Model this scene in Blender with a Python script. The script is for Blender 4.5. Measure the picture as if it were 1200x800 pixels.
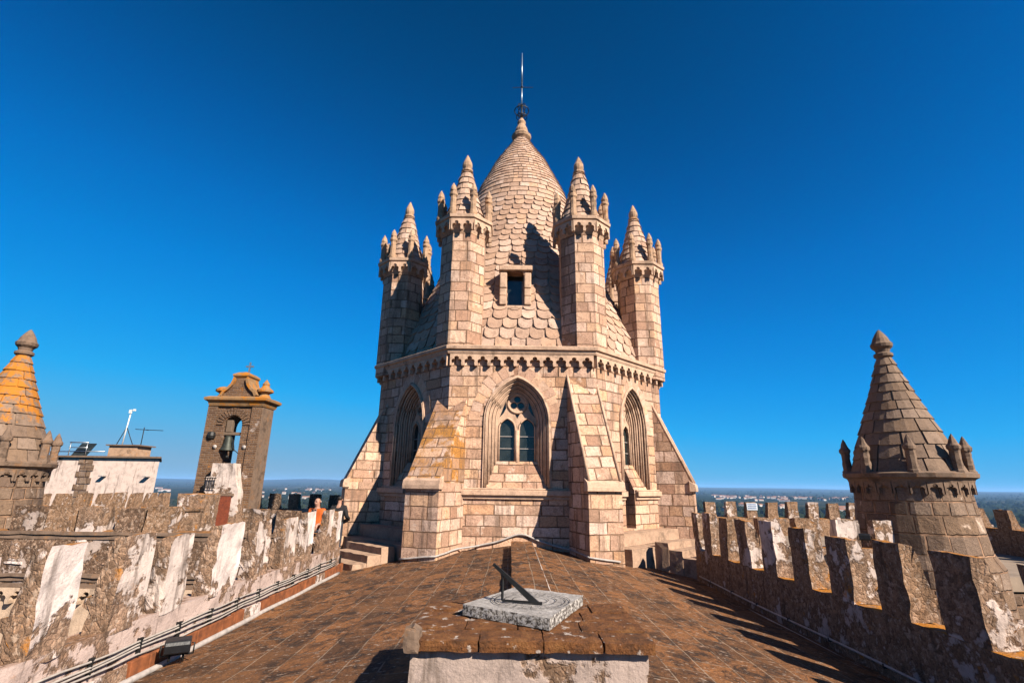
import bpy, bmesh, math, random
from mathutils import Vector, Matrix, noise
from mathutils.geometry import tessellate_polygon
random.seed(7)
R = math.radians
for o in list(bpy.data.objects): bpy.data.objects.remove(o)
SC = bpy.context.scene; COL = SC.collection
K = 1.3                       # design units -> metres (merlon spacing, tower width and people agree)

# ------------------------------------------------------------------ camera, sky, sun, exposure
cam = bpy.data.objects.new('camera', bpy.data.cameras.new('camera')); COL.objects.link(cam)
cam.data.sensor_width = 36; cam.data.lens = 36 * 587 / 1200; cam.data.clip_start = .05; cam.data.clip_end = 60000
th, rl = R(16.0), R(.8)
Fv = Vector((0, math.cos(th), math.sin(th))); U0 = Vector((0, -math.sin(th), math.cos(th))); R0 = Vector((1, 0, 0))
Rv = R0 * math.cos(rl) + U0 * math.sin(rl); Uv = U0 * math.cos(rl) - R0 * math.sin(rl)
cam.matrix_world = Matrix(((Rv.x, Uv.x, -Fv.x, 0), (Rv.y, Uv.y, -Fv.y, 0), (Rv.z, Uv.z, -Fv.z, 0), (0, 0, 0, 1)))
SC.camera = cam
SUN = Vector((1, -.98, 1.0)).normalized()
sun_el = math.asin(SUN.z); sun_az = math.atan2(SUN.x, SUN.y)
W = bpy.data.worlds.new('World'); SC.world = W; W.use_nodes = True
nt = W.node_tree; bg = nt.nodes['Background']
sky = nt.nodes.new('ShaderNodeTexSky'); sky.sky_type = 'NISHITA'; sky.sun_disc = False
sky.sun_elevation = sun_el; sky.sun_rotation = sun_az
sky.altitude = 600; sky.air_density = 1.0; sky.dust_density = .05; sky.ozone_density = 5.0
EXPO = 1.45
bw = nt.nodes.new('ShaderNodeRGBToBW'); nt.links.new(sky.outputs[0], bw.inputs[0])      # sky luminance, graded to the deep polarised blue of the photograph
dv = nt.nodes.new('ShaderNodeMath'); dv.operation = 'MULTIPLY'; dv.inputs[1].default_value = .1; nt.links.new(bw.outputs[0], dv.inputs[0])
rp = nt.nodes.new('ShaderNodeValToRGB'); nt.links.new(dv.outputs[0], rp.inputs[0])
SKY = [(.09, (.0,.047,.165)), (.13, (.0,.098,.37)), (.17, (.0,.155,.55)), (.23, (.0,.225,.71)), (.32, (.003,.31,.83)), (.46, (.016,.41,.89)), (.63, (.085,.45,.80)), (.9, (.21,.43,.64))]
while len(rp.color_ramp.elements) < len(SKY): rp.color_ramp.elements.new(.5)
for e, (p, c) in zip(rp.color_ramp.elements, SKY): e.position = p; e.color = (*c, 1)
vm = nt.nodes.new('ShaderNodeVectorMath'); vm.operation = 'SCALE'; vm.inputs['Scale'].default_value = 10/2**EXPO
nt.links.new(rp.outputs[0], vm.inputs[0]); nt.links.new(vm.outputs[0], bg.inputs[0]); bg.inputs[1].default_value = .1
sl = bpy.data.lights.new('sun', 'SUN'); sl.energy = 5.0; sl.angle = R(.5); sl.color = (1, .895, .76)
so = bpy.data.objects.new('sun', sl); COL.objects.link(so)
so.rotation_euler = (-SUN).to_track_quat('-Z', 'Y').to_euler()
SC.view_settings.view_transform = 'Standard'; SC.view_settings.look = 'None'
SC.view_settings.exposure = EXPO; SC.view_settings.gamma = 1
SC.cycles.max_bounces = 5; SC.cycles.diffuse_bounces = 2; SC.cycles.glossy_bounces = 2
SC.cycles.volume_bounces = 0

# ------------------------------------------------------------------ mesh helpers
class MB:
    def __init__(s): s.v = []; s.f = []; s.uv = {}; s.mi = {}; s.sm = set(); s.cyl = None
    def add(s, vs, fs, uv=None, mi=None, sm=False):
        b = len(s.v); s.v += [Vector(p) for p in vs]
        for f in fs:
            i = len(s.f); s.f.append([b + k for k in f])
            if uv: s.uv[i] = uv
            if mi: s.mi[i] = mi
            if sm: s.sm.add(i)
        return s
    def box(s, x0, x1, y0, y1, z0, z1, **k):
        return s.add([(x0,y0,z0),(x1,y0,z0),(x1,y1,z0),(x0,y1,z0),(x0,y0,z1),(x1,y0,z1),(x1,y1,z1),(x0,y1,z1)],
                     [(0,3,2,1),(4,5,6,7),(0,1,5,4),(1,2,6,5),(2,3,7,6),(3,0,4,7)], **k)
    def prism(s, poly, fr, d0, d1, **k):
        """2D polygon (a,b) in frame fr=(origin, A, B, N), from depth d0 to d1 along N; concave outlines are fine"""
        o, A, B, N = fr; n = len(poly)
        P = [o + A*a + B*b for a, b in poly]
        tri = tessellate_polygon([[Vector((a, b, 0)) for a, b in poly]])
        vs = [p + N*d0 for p in P] + [p + N*d1 for p in P]
        fs = [tuple(t) for t in tri] + [tuple(n + i for i in reversed(t)) for t in tri]
        fs += [(i, (i+1) % n, n + (i+1) % n, n + i) for i in range(n)]
        return s.add(vs, fs, **k)
    def plate(s, loops, fr, d0, d1, **k):
        """outer loop + hole loops"""
        o, A, B, N = fr; flat = [q for l in loops for q in l]; n = len(flat)
        tri = tessellate_polygon([[Vector((a, b, 0)) for a, b in l] for l in loops])
        P = [o + A*a + B*b for a, b in flat]
        fs = [tuple(t) for t in tri] + [tuple(n + i for i in reversed(t)) for t in tri]
        b = 0
        for l in loops:
            m = len(l); fs += [(b+i, b+(i+1) % m, n+b+(i+1) % m, n+b+i) for i in range(m)]; b += m
        return s.add([p + N*d0 for p in P] + [p + N*d1 for p in P], fs, **k)
    def lathe(s, prof, n=16, c=(0,0), a0=0, **k):
        vs = []; fs = []
        for r, z in prof:
            for i in range(n):
                a = a0 + 2*math.pi*i/n; vs.append((c[0]+r*math.cos(a), c[1]+r*math.sin(a), z))
        for j in range(len(prof)-1):
            for i in range(n): fs.append((j*n+i, j*n+(i+1)%n, (j+1)*n+(i+1)%n, (j+1)*n+i))
        fs.append(tuple(reversed(range(n)))); fs.append(tuple(range((len(prof)-1)*n, len(prof)*n)))
        return s.add(vs, fs, **k)
    def tube(s, path, r, n=6, **k):
        path = [Vector(p) for p in path]; vs = []; fs = []
        for j, p in enumerate(path):
            d = (path[min(j+1, len(path)-1)] - path[max(j-1, 0)]).normalized()
            a = d.orthogonal().normalized() if abs(d.z) > .9 else d.cross(Vector((0,0,1))).normalized()
            b = d.cross(a)
            rr = r[j] if isinstance(r, (list, tuple)) else r
            for i in range(n):
                t = 2*math.pi*(i+.5)/n; vs.append(p + a*math.cos(t)*rr + b*math.sin(t)*rr)
        for j in range(len(path)-1):
            for i in range(n): fs.append((j*n+i, j*n+(i+1)%n, (j+1)*n+(i+1)%n, (j+1)*n+i))
        fs.append(tuple(reversed(range(n)))); fs.append(tuple(range((len(path)-1)*n, len(path)*n)))
        k.setdefault('sm', n > 5)
        return s.add(vs, fs, **k)
    def ball(s, c, r, n=10, m=7, sz=1, **k):
        prof = [(max(r*math.sin(math.pi*j/m), .0004), c[2] - r*sz*math.cos(math.pi*j/m)) for j in range(m+1)]
        return s.lathe(prof, n, (c[0], c[1]), sm=True, **k)
    def sweep(s, pts, norms, prof, closed=True, **k):
        """profile (d,z) swept along plan points; norms = mitred offset vectors per point"""
        m = len(prof); n = len(pts); vs = []; fs = []
        for p, q in zip(pts, norms):
            for d, z in prof: vs.append((p[0]+q[0]*d, p[1]+q[1]*d, z))
        for i in range(n if closed else n-1):
            j = (i+1) % n
            for t in range(m): fs.append((i*m+t, j*m+t, j*m+(t+1)%m, i*m+(t+1)%m))
        return s.add(vs, fs, **k)
    def xf(s, M):
        s.v = [M @ p for p in s.v]; return s
    def rough(s, L=.12, amp=.012, fr=5.0, seed=0):
        bm = bmesh.new(); vv = [bm.verts.new(p) for p in s.v]
        for f in s.f:
            try: bm.faces.new([vv[i] for i in f])
            except ValueError: pass
        bmesh.ops.remove_doubles(bm, verts=bm.verts, dist=1e-4)
        bmesh.ops.triangulate(bm, faces=[f for f in bm.faces if len(f.verts) > 4])
        for _ in range(5):
            es = [e for e in bm.edges if e.calc_length() > L]
            if not es: break
            bmesh.ops.subdivide_edges(bm, edges=es, cuts=1, use_grid_fill=True)
        off = Vector((seed*3.7, seed*1.3, seed*5.1))
        bm.normal_update()
        for v in bm.verts:
            edge = max((e.calc_face_angle(0) for e in v.link_edges if len(e.link_faces) == 2), default=0)
            d = noise.noise_vector(v.co*fr + off)*amp + noise.noise_vector(v.co*fr*2.7 + off)*amp*.5
            if edge > .6: d -= v.normal*(amp*.9*abs(noise.noise(v.co*fr*1.5 + off))*2 + amp*.3)
            v.co += d
        bm.verts.index_update()
        s.v = [v.co.copy() for v in bm.verts]; s.f = [[v.index for v in f.verts] for f in bm.faces]; s.uv = {}; s.mi = {}; s.sm = set()
        bm.free(); return s

def frame(o, A, N):     # vertical plane: A horizontal, B up, N outward
    return (Vector(o), Vector(A).normalized(), Vector((0,0,1)), Vector(N).normalized())

WL = {}                 # world location (design units) of every root
def props(o, label=None, cat=None, group=None, kind=None):
    if label: o['label'] = label
    if cat: o['category'] = cat
    if group: o['group'] = group
    if kind: o['kind'] = kind
    return o
def to_mesh(name, mb, mats, k=K, org=Vector((0,0,0))):
    me = bpy.data.meshes.new(name)
    me.from_pydata([(p - org)*k for p in mb.v], [], mb.f)
    mats = mats if isinstance(mats, (list, tuple)) else [mats]
    for m in mats: me.materials.append(m)
    bm = bmesh.new(); bm.from_mesh(me); bm.faces.ensure_lookup_table()
    for i in mb.mi: bm.faces[i].material_index = mb.mi[i]
    for i in mb.sm: bm.faces[i].smooth = True
    bmesh.ops.recalc_face_normals(bm, faces=bm.faces)
    ul = bm.loops.layers.uv.new('UVMap')
    for i, f in enumerate(bm.faces):
        if i in mb.uv:
            for l in f.loops: l[ul].uv = mb.uv[i]
            continue
        n = f.normal
        if mb.cyl and abs(n.z) < .95:
            us = [math.atan2(l.vert.co.x + org.x*k - mb.cyl[0]*k, -(l.vert.co.y + org.y*k - mb.cyl[1]*k)) for l in f.loops]
            if max(us) - min(us) > math.pi: us = [u + 2*math.pi if u < 0 else u for u in us]
            for l, u in zip(f.loops, us): l[ul].uv = (u*mb.cyl[2]*k, l.vert.co.z + org.z*k)
            continue
        if abs(n.z) > .9:
            for l in f.loops: l[ul].uv = (l.vert.co.x + org.x*k, l.vert.co.y + org.y*k)
        else:
            qa = round(math.atan2(n.y, n.x)/(math.pi/8))*(math.pi/8); t = Vector((-math.sin(qa), math.cos(qa), 0)); b = n.cross(t); sgn = 1 if b.z >= 0 else -1
            for l in f.loops:
                c = l.vert.co + org*k
                l[ul].uv = (c.dot(t), c.dot(b)*sgn)
    bm.to_mesh(me); bm.free(); return me
def obj(name, mb, mats, parent=None, label=None, cat=None, group=None, kind=None, loc=None, bevel=0, k=K):
    """one mesh object; coordinates are design units in the world (loc=None) or local to loc"""
    if parent is not None:
        root = parent
        while root.parent: root = root.parent
        org = WL.get(root.name, Vector((0,0,0)))
        me = to_mesh(name, mb, mats, k, org if loc is None else Vector((0,0,0)))
        o = bpy.data.objects.new(name, me); COL.objects.link(o); o.parent = parent
        if loc is not None: o.location = (Vector(loc) - org)*k
    else:
        if loc is None:
            xs = [p.x for p in mb.v]; ys = [p.y for p in mb.v]; zs = [p.z for p in mb.v]
            loc = Vector(((min(xs)+max(xs))/2, (min(ys)+max(ys))/2, min(zs)))
            me = to_mesh(name, mb, mats, k, loc)
        else: me = to_mesh(name, mb, mats, k)
        o = bpy.data.objects.new(name, me); COL.objects.link(o); o.location = Vector(loc)*k; WL[o.name] = Vector(loc)
    if bevel:
        b = o.modifiers.new('bevel', 'BEVEL'); b.width = bevel*k; b.segments = 2; b.limit_method = 'ANGLE'; b.angle_limit = R(40)
    return props(o, label, cat, group, kind)
def thing(name, loc, label, cat, group=None, rz=0, k=K):
    o = bpy.data.objects.new(name, None); COL.objects.link(o); o.empty_display_size = .2
    o.location = Vector(loc)*k; o.rotation_euler.z = rz; WL[o.name] = Vector(loc)
    return props(o, label, cat, group)
def copy_tree(o, parent=None):
    c = o.copy(); COL.objects.link(c); c.parent = parent
    for ch in o.children: copy_tree(ch, c)
    return c

# ------------------------------------------------------------------ materials
ALB = .62                     # keeps stone near 0.3 and render near 0.4
class NT:
    def __init__(s, name, rough=.9, spec=.2):
        s.m = bpy.data.materials.new(name); s.m.use_nodes = True; s.t = s.m.node_tree
        s.b = s.t.nodes['Principled BSDF']; s.b.inputs['Roughness'].default_value = rough
        s.b.inputs['Specular IOR Level'].default_value = spec
    def L(s, a, b): s.t.links.new(a, b)
    def n(s, ty, **k):
        x = s.t.nodes.new('ShaderNode' + ty)
        for a, b in k.items(): setattr(x, a, b)
        return x
    def put(s, sock, v):
        if hasattr(v, 'is_linked'): s.L(v, sock)
        else: sock.default_value = v
    def m_(s, op, a, b=0.0, c=0.0):
        x = s.n('Math', operation=op); s.put(x.inputs[0], a); s.put(x.inputs[1], b); s.put(x.inputs[2], c); return x.outputs[0]
    def xyz(s, x, y, z=0.0):
        c = s.n('CombineXYZ'); s.put(c.inputs[0], x); s.put(c.inputs[1], y); s.put(c.inputs[2], z); return c.outputs[0]
    def noise(s, vec, scale, detail=4, rough=.55, dist=0):
        x = s.n('TexNoise'); s.put(x.inputs['Vector'], vec); x.inputs['Scale'].default_value = scale
        x.inputs['Detail'].default_value = detail; x.inputs['Roughness'].default_value = rough; x.inputs['Distortion'].default_value = dist
        return x.outputs['Fac']
    def vor(s, vec, scale, feature='F1', out='Distance'):
        x = s.n('TexVoronoi', feature=feature); s.put(x.inputs['Vector'], vec); x.inputs['Scale'].default_value = scale
        return x.outputs[out]
    def wn(s, vec):
        x = s.n('TexWhiteNoise'); x.noise_dimensions = '3D'; s.put(x.inputs['Vector'], vec); return x.outputs['Value']
    def step(s, v, a, b):
        x = s.n('MapRange', interpolation_type='SMOOTHSTEP'); s.put(x.inputs[0], v); x.inputs[1].default_value = a; x.inputs[2].default_value = b
        return x.outputs[0]
    def mix(s, f, a, b, mode='MIX'):
        x = s.n('Mix', data_type='RGBA', blend_type=mode); s.put(x.inputs[0], f)
        for i, v in ((6, a), (7, b)):
            if isinstance(v, tuple): v = (*v, 1)
            s.put(x.inputs[i], v)
        return x.outputs[2]
    def ramp(s, f, stops):
        x = s.n('ValToRGB'); e = x.color_ramp.elements
        while len(e) < len(stops): e.new(.5)
        for q, (p, c) in zip(e, stops): q.position = p; q.color = (*c, 1)
        s.put(x.inputs[0], f); return x.outputs[0]
    def pos(s): return s.n('NewGeometry').outputs['Position']
    def uv(s):
        x = s.n('UVMap'); sp = s.n('SeparateXYZ'); s.L(x.outputs[0], sp.inputs[0]); return sp.outputs[0], sp.outputs[1]
    def nz(s):
        g = s.n('NewGeometry'); sp = s.n('SeparateXYZ'); s.L(g.outputs['True Normal'], sp.inputs[0]); return sp.outputs[2]
    def done(s, col, h=None, dist=.02, strength=1.0):
        if isinstance(col, tuple): col = s.mix(1., col, col)
        s.put(s.b.inputs['Base Color'], s.mix(1., col, (ALB, ALB, ALB), 'MULTIPLY'))
        if h is not None:
            b = s.n('Bump'); b.inputs['Strength'].default_value = strength; b.inputs['Distance'].default_value = dist
            s.L(h, b.inputs['Height']); s.L(b.outputs[0], s.b.inputs['Normal'])
        return s.m

def M(a, f): return (a[0]*f, a[1]*f, a[2]*f)
LICH = (.46, .17, .02)
def ashlar(name, cols, w=.56, h=.31, mortar=.009, lichen=.0, grime=.35, mort_col=(.24,.14,.085), bump=.024, hv=.35, lt=.56, seed=0.):
    s = NT(name); u, v = s.uv(); P = s.pos()
    # uneven courses: v is warped by a slow 1-D noise, each course gets its own block length
    vw = s.m_('ADD', v, s.m_('MULTIPLY', s.noise(s.xyz(seed+.3, s.m_('MULTIPLY', v, 1.0)), 1.1, 1), hv))
    jit = s.noise(P, 2.3, 3)
    vw = s.m_('ADD', vw, s.m_('MULTIPLY', jit, .05))
    row = s.m_('FLOOR', s.m_('DIVIDE', vw, h)); fv = s.m_('FRACT', s.m_('DIVIDE', vw, h))
    r1 = s.wn(s.xyz(row, seed + 2.7))
    wr = s.m_('MULTIPLY', s.m_('ADD', s.m_('MULTIPLY', r1, .6), .72), w)
    uu = s.m_('ADD', s.m_('DIVIDE', s.m_('ADD', u, s.m_('MULTIPLY', jit, .05)), wr), s.m_('MULTIPLY', r1, 37.))
    wob = s.m_('MULTIPLY', s.m_('SUBTRACT', s.noise(s.xyz(s.m_('MULTIPLY', uu, .7), s.m_('MULTIPLY', row, 5.3)), 1.3, 0), .5), .9)
    uu = s.m_('ADD', uu, wob)
    col = s.m_('FLOOR', uu); fu = s.m_('FRACT', uu)
    du = s.m_('MULTIPLY', s.m_('MINIMUM', fu, s.m_('SUBTRACT', 1.0, fu)), wr)
    dv = s.m_('MULTIPLY', s.m_('MINIMUM', fv, s.m_('SUBTRACT', 1.0, fv)), h)
    d = s.m_('MINIMUM', du, dv)
    chip = s.m_('MULTIPLY', s.noise(P, 9, 3), mortar*1.6)
    stone = s.step(s.m_('SUBTRACT', d, chip), -.2*mortar, mortar*.9)
    rid = s.wn(s.xyz(col, row, seed + 1.)); rid2 = s.wn(s.xyz(col, row, seed + 9.))
    n = len(cols)
    base = s.ramp(rid, [(i/(n-1), c) for i, c in enumerate(cols)])
    base = s.mix(1., base, s.ramp(rid2, [(0, (.72,.68,.64)), (.35, (.96,.95,.94)), (.75, (1.06,1.06,1.05)), (1, (1.2,1.21,1.2))]), 'MULTIPLY')
    fine = s.noise(P, 26, 6, .65); med = s.noise(P, 6, 5, .6, .4); big = s.noise(P, .8, 4)
    base = s.mix(.7, base, s.ramp(fine, [(.28, (.38,.35,.32)), (.52, (1,1,1)), (.76, (1.35,1.3,1.25))]), 'MULTIPLY')
    edge = s.step(d, .0, .05)
    base = s.mix(s.m_('MULTIPLY', s.m_('SUBTRACT', 1., edge), s.step(s.noise(P, 4.3, 3), .45, .6)), base, M(cols[0], .8))
    base = s.mix(s.m_('MULTIPLY', s.step(med, .5, .72), .6), base, M(cols[0], .6))
    base = s.mix(s.m_('MULTIPLY', s.step(big, .5, .72), grime), base, (.13,.085,.06))
    base = s.mix(s.m_('MULTIPLY', s.step(s.noise(P, 3.1, 5, .6), .6, .7), .55), base, (.78,.60,.48))
    if lichen:
        lm = s.m_('MULTIPLY', s.step(s.noise(P, 1.5, 6, .68), lt, lt + .1), lichen)
        lm = s.m_('MULTIPLY', lm, s.step(s.m_('ADD', rid2, s.m_('MULTIPLY', fine, .8)), .35, .8))
        base = s.mix(lm, base, s.mix(s.step(fine, .35, .65), (.25,.10,.02), (.56,.24,.03)))
    mc = s.ramp(s.noise(P, 2.7, 4, .6), [(.35, M(mort_col, .45)), (.5, mort_col), (.65, M(mort_col, 1.7))])
    sv = s.n('Mapping'); sv.inputs['Scale'].default_value = (2.2, 2.2, .22); s.L(P, sv.inputs[0])
    base = s.mix(s.m_('MULTIPLY', s.step(s.noise(sv.outputs[0], 1.5, 6, .68), .52, .66), .6), base, (.16,.105,.075))
    c = s.mix(stone, mc, base)
    face = s.m_('ADD', s.m_('MULTIPLY', fine, .35), s.m_('MULTIPLY', med, .9))
    hgt = s.m_('MULTIPLY', stone, s.m_('ADD', s.m_('ADD', .8, s.m_('MULTIPLY', rid2, .7)), face))
    return s.done(c, hgt, bump*1.3, 1.0)
PINK = [(.44,.245,.16), (.68,.45,.33), (.60,.34,.20), (.76,.55,.44), (.52,.31,.215), (.70,.46,.33), (.70,.42,.25), (.62,.44,.35)]
m_ash = ashlar('stone_ashlar', PINK, grime=.2)
m_ash_l = ashlar('stone_ashlar_lichen', PINK, lichen=.9, lt=.42, seed=3.)
m_ash_s = ashlar('stone_ashlar_small', PINK, w=.5, h=.34, grime=.25, seed=5., lichen=.35, lt=.62)
GREYP = [(.17,.11,.075), (.26,.18,.13), (.21,.13,.08), (.31,.22,.165), (.19,.125,.09)]
m_ash_t = ashlar('weathered_ashlar', GREYP, w=.66, h=.42, mortar=.02, grime=.5, seed=8., bump=.035, hv=.5)

def tile_mat(name, cols, lichen=0, lz0=0, lz1=1, rough_b=.02):
    s = NT(name); P = s.pos(); u, v = s.uv()
    rid = s.wn(s.xyz(u, v, 3.)); n = len(cols)
    base = s.ramp(rid, [(i/(n-1), c) for i, c in enumerate(cols)])
    fine = s.noise(P, 24, 6, .65); med = s.noise(P, 5, 5, .6)
    base = s.mix(.6, base, s.ramp(fine, [(.25, (.45,.42,.4)), (.52, (1,1,1)), (.8, (1.25,1.2,1.18))]), 'MULTIPLY')
    base = s.mix(s.m_('MULTIPLY', s.step(med, .48, .72), .5), base, M(cols[0], .5))
    if lichen:
        sp = s.n('SeparateXYZ'); s.L(P, sp.inputs[0])
        zz = s.step(sp.outputs[2], lz0, lz1)
        lm = s.step(s.m_('ADD', s.noise(P, 2.6, 6, .7), s.m_('MULTIPLY', zz, .27)), .66, .78)
        base = s.mix(s.m_('MULTIPLY', lm, lichen), base, LICH)
    return s.done(base, s.m_('ADD', s.m_('MULTIPLY', fine, .5), med), rough_b)
DOME = [(.36,.215,.145), (.58,.39,.285), (.49,.305,.205), (.66,.48,.38), (.43,.28,.205), (.60,.37,.235)]
m_scale = tile_mat('dome_scale_stone', DOME)
m_scale_o = tile_mat('cone_scale_ochre', DOME, .3, 7., 30.)
m_tcone = tile_mat('weathered_cone_stone', GREYP)
m_tcone_l = tile_mat('lichened_cone_stone', GREYP, 1., .9, 2.7)

def trim_mat(name, col, lichen=0, bump=.012):
    s = NT(name); P = s.pos(); fine = s.noise(P, 22, 6, .65); med = s.noise(P, 4, 5, .6)
    base = s.ramp(med, [(.25, M(col, .6)), (.5, col), (.75, M(col, 1.2))])
    base = s.mix(.5, base, s.ramp(fine, [(.25, (.45,.42,.4)), (.52, (1,1,1)), (.8, (1.2,1.2,1.2))]), 'MULTIPLY')
    base = s.mix(s.m_('MULTIPLY', s.step(s.noise(P, 2.2, 5, .65), .56, .68), .7), base, M(col, .33))
    if lichen: base = s.mix(s.m_('MULTIPLY', s.step(s.noise(P, 2.8, 6, .7), .58 - .1*lichen, .66 - .08*lichen), lichen), base, LICH)
    return s.done(base, s.m_('ADD', s.m_('MULTIPLY', fine, .6), med), bump)
m_trim = trim_mat('dressed_stone', (.60,.40,.28))
m_trim_d = trim_mat('dressed_stone_ochre', (.46,.295,.19), .3)
m_trim_t = trim_mat('weathered_trim', (.21,.14,.098), .2)
m_trim_y = trim_mat('lichened_trim', (.33,.19,.09), 1.)
m_step = trim_mat('step_stone', (.44,.29,.20))
def dial_mat():
    s = NT('dial_marble', .8, .25); P = s.pos(); fine = s.noise(P, 60, 6, .7); med = s.noise(P, 9, 5, .65)
    top = s.ramp(med, [(.3, (.34,.31,.285)), (.5, (.5,.46,.43)), (.7, (.62,.575,.54))])
    top = s.mix(.6, top, s.ramp(fine, [(.3, (.45,.43,.42)), (.5, (1,1,1)), (.75, (1.3,1.3,1.3))]), 'MULTIPLY')
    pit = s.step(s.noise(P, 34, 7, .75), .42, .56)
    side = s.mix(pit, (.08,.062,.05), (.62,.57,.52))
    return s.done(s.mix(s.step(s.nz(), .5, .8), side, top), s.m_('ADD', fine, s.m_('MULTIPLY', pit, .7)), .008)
m_dial = dial_mat()

def parapet_mat(name, pl=.55, lich=.8, rub=(.22,.135,.085), plc=(.6,.48,.42), top=0):
    """rubble masonry with flaking lime render and orange lichen on the upward faces"""
    s = NT(name, .95, .15); P = s.pos()
    dv_ = s.n('Mix', data_type='VECTOR'); dv_.inputs[0].default_value = .12; s.L(P, dv_.inputs[4]); nn_ = s.n('TexNoise'); s.L(P, nn_.inputs['Vector']); nn_.inputs['Scale'].default_value = 5; nn_.inputs['Detail'].default_value = 4; s.L(nn_.outputs['Color'], dv_.inputs[5]); Pd = dv_.outputs[1]
    ed = s.vor(Pd, 19, 'DISTANCE_TO_EDGE'); idc = s.vor(Pd, 19, 'F1', 'Color')
    sp = s.n('SeparateXYZ'); s.L(idc, sp.inputs[0])
    fine = s.noise(P, 30, 6, .68); med = s.noise(P, 5, 6, .62); big = s.noise(P, 1.2, 5, .6, .5)
    rubc = s.ramp(sp.outputs[0], [(0, M(rub, .6)), (.4, rub), (.75, M(rub, 1.35)), (1, (.4,.27,.19))])
    rubc = s.mix(s.m_('ADD', s.m_('MULTIPLY', s.step(ed, .0, .14), .22), .78), M(rub, .7), rubc)
    rubc = s.mix(s.m_('MULTIPLY', s.step(med, .46, .6), .65), rubc, M(rub, 1.25))
    rubc = s.mix(.85, rubc, s.ramp(s.noise(P, 42, 7, .75), [(.3, (.22,.2,.18)), (.5, (1,1,1)), (.72, (1.7,1.6,1.5))]), 'MULTIPLY')
    rubc = s.mix(s.m_('MULTIPLY', s.step(s.noise(P, 16, 4, .6), .56, .64), .6), rubc, (.5,.37,.28))
    score = s.m_('ADD', s.m_('MULTIPLY', big, .7), s.m_('MULTIPLY', med, .45))
    if top:
        sz = s.n('SeparateXYZ'); s.L(P, sz.inputs[0]); score = s.m_('ADD', score, s.m_('MULTIPLY', s.m_('SUBTRACT', s.step(sz.outputs[2], -1.7, -1.0), .6), top))
    pm = s.step(score, pl, pl + .05)
    rim = s.m_('MULTIPLY', s.step(score, pl - .035, pl), s.m_('SUBTRACT', 1., s.step(score, pl, pl + .03)))
    plast = s.ramp(s.noise(P, 3.3, 6, .7), [(.25, M(plc, .5)), (.5, plc), (.8, M(plc, 1.15))])
    plast = s.mix(s.m_('MULTIPLY', s.step(s.noise(P, 12, 5, .7), .58, .7), .5), plast, M(plc, .45))
    c = s.mix(pm, rubc, plast)
    c = s.mix(s.m_('MULTIPLY', rim, .55), c, M(rub, .45))
    st = s.n('Mapping'); st.inputs['Scale'].default_value = (3., 3., .35); s.L(P, st.inputs[0])
    c = s.mix(s.m_('MULTIPLY', s.step(s.noise(st.outputs[0], 1.6, 5, .65), .53, .66), .62), c, (.07,.045,.03))
    up = s.step(s.nz(), .35, .85)
    lm = s.m_('MULTIPLY', s.step(s.m_('ADD', s.noise(P, 3.2, 6, .7), s.m_('MULTIPLY', up, .2)), .6, .7), lich)
    c = s.mix(lm, c, s.mix(fine, (.3,.1,.015), (.6,.25,.03)))
    hg = s.m_('ADD', s.m_('MULTIPLY', pm, .6), s.m_('ADD', s.m_('MULTIPLY', s.step(ed, 0, .18), s.m_('SUBTRACT', .2, s.m_('MULTIPLY', pm, .19))), s.m_('MULTIPLY', fine, .5)))
    return s.done(c, hg, .022)
m_par = parapet_mat('rubble_render', .60, rub=(.25,.155,.10), plc=(.62,.5,.44))
m_par_w = parapet_mat('rubble_white_render', .56, .35, rub=(.27,.17,.115), plc=(.66,.54,.48), top=.12)
m_par_ww = parapet_mat('lime_render_patch', .495, .12, rub=(.27,.17,.115), plc=(.74,.62,.57), top=.18)
m_par_o = parapet_mat('rubble_ochre_lichen', .63, 1.0, rub=(.25,.15,.09), plc=(.52,.42,.37))
m_par_shade = parapet_mat('rubble_shaded', .64, .55, (.10,.065,.045), (.3,.25,.21))  # darker copy of the rubble, the tower's shadow put into its colour
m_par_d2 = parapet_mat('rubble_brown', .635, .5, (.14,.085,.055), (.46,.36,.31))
m_pale = parapet_mat('pale_sandstone_wall', .36, .1, plc=(.58,.42,.30))
m_pink = parapet_mat('pale_pink_render', .40, .05, plc=(.70,.55,.475))

def brick_mat():
    s = NT('old_thin_brick'); u, v = s.uv(); P = s.pos()
    bt = s.n('TexBrick'); s.L(s.xyz(s.m_('ADD', u, s.m_('MULTIPLY', s.noise(P, 3, 2), .03)), s.m_('ADD', v, s.m_('MULTIPLY', s.noise(P, 2, 2), .04))), bt.inputs['Vector'])
    bt.inputs['Scale'].default_value = 1; bt.inputs['Brick Width'].default_value = .3; bt.inputs['Row Height'].default_value = .085
    bt.inputs['Mortar Size'].default_value = .014; bt.inputs['Mortar Smooth'].default_value = .3
    bt.inputs['Color1'].default_value = (.25,.135,.07,1); bt.inputs['Color2'].default_value = (.12,.062,.034,1); bt.inputs['Mortar'].default_value = (.24,.17,.125,1)
    fine = s.noise(P, 24, 6, .65)
    c = s.mix(.6, bt.outputs[0], s.ramp(fine, [(.25, (.4,.38,.36)), (.52, (1,1,1)), (.8, (1.3,1.3,1.3))]), 'MULTIPLY')
    c = s.mix(s.step(s.noise(P, 1.4, 6, .65), .62, .68), c, (.5,.4,.35))
    c = s.mix(s.m_('MULTIPLY', s.step(s.noise(P, 2.4, 6, .7), .6, .7), .6), c, LICH)
    return s.done(c, s.m_('ADD', s.m_('MULTIPLY', s.m_('SUBTRACT', 1., bt.outputs['Fac']), 1.), s.m_('MULTIPLY', fine, .9)), .04)
m_brick = brick_mat()

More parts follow.
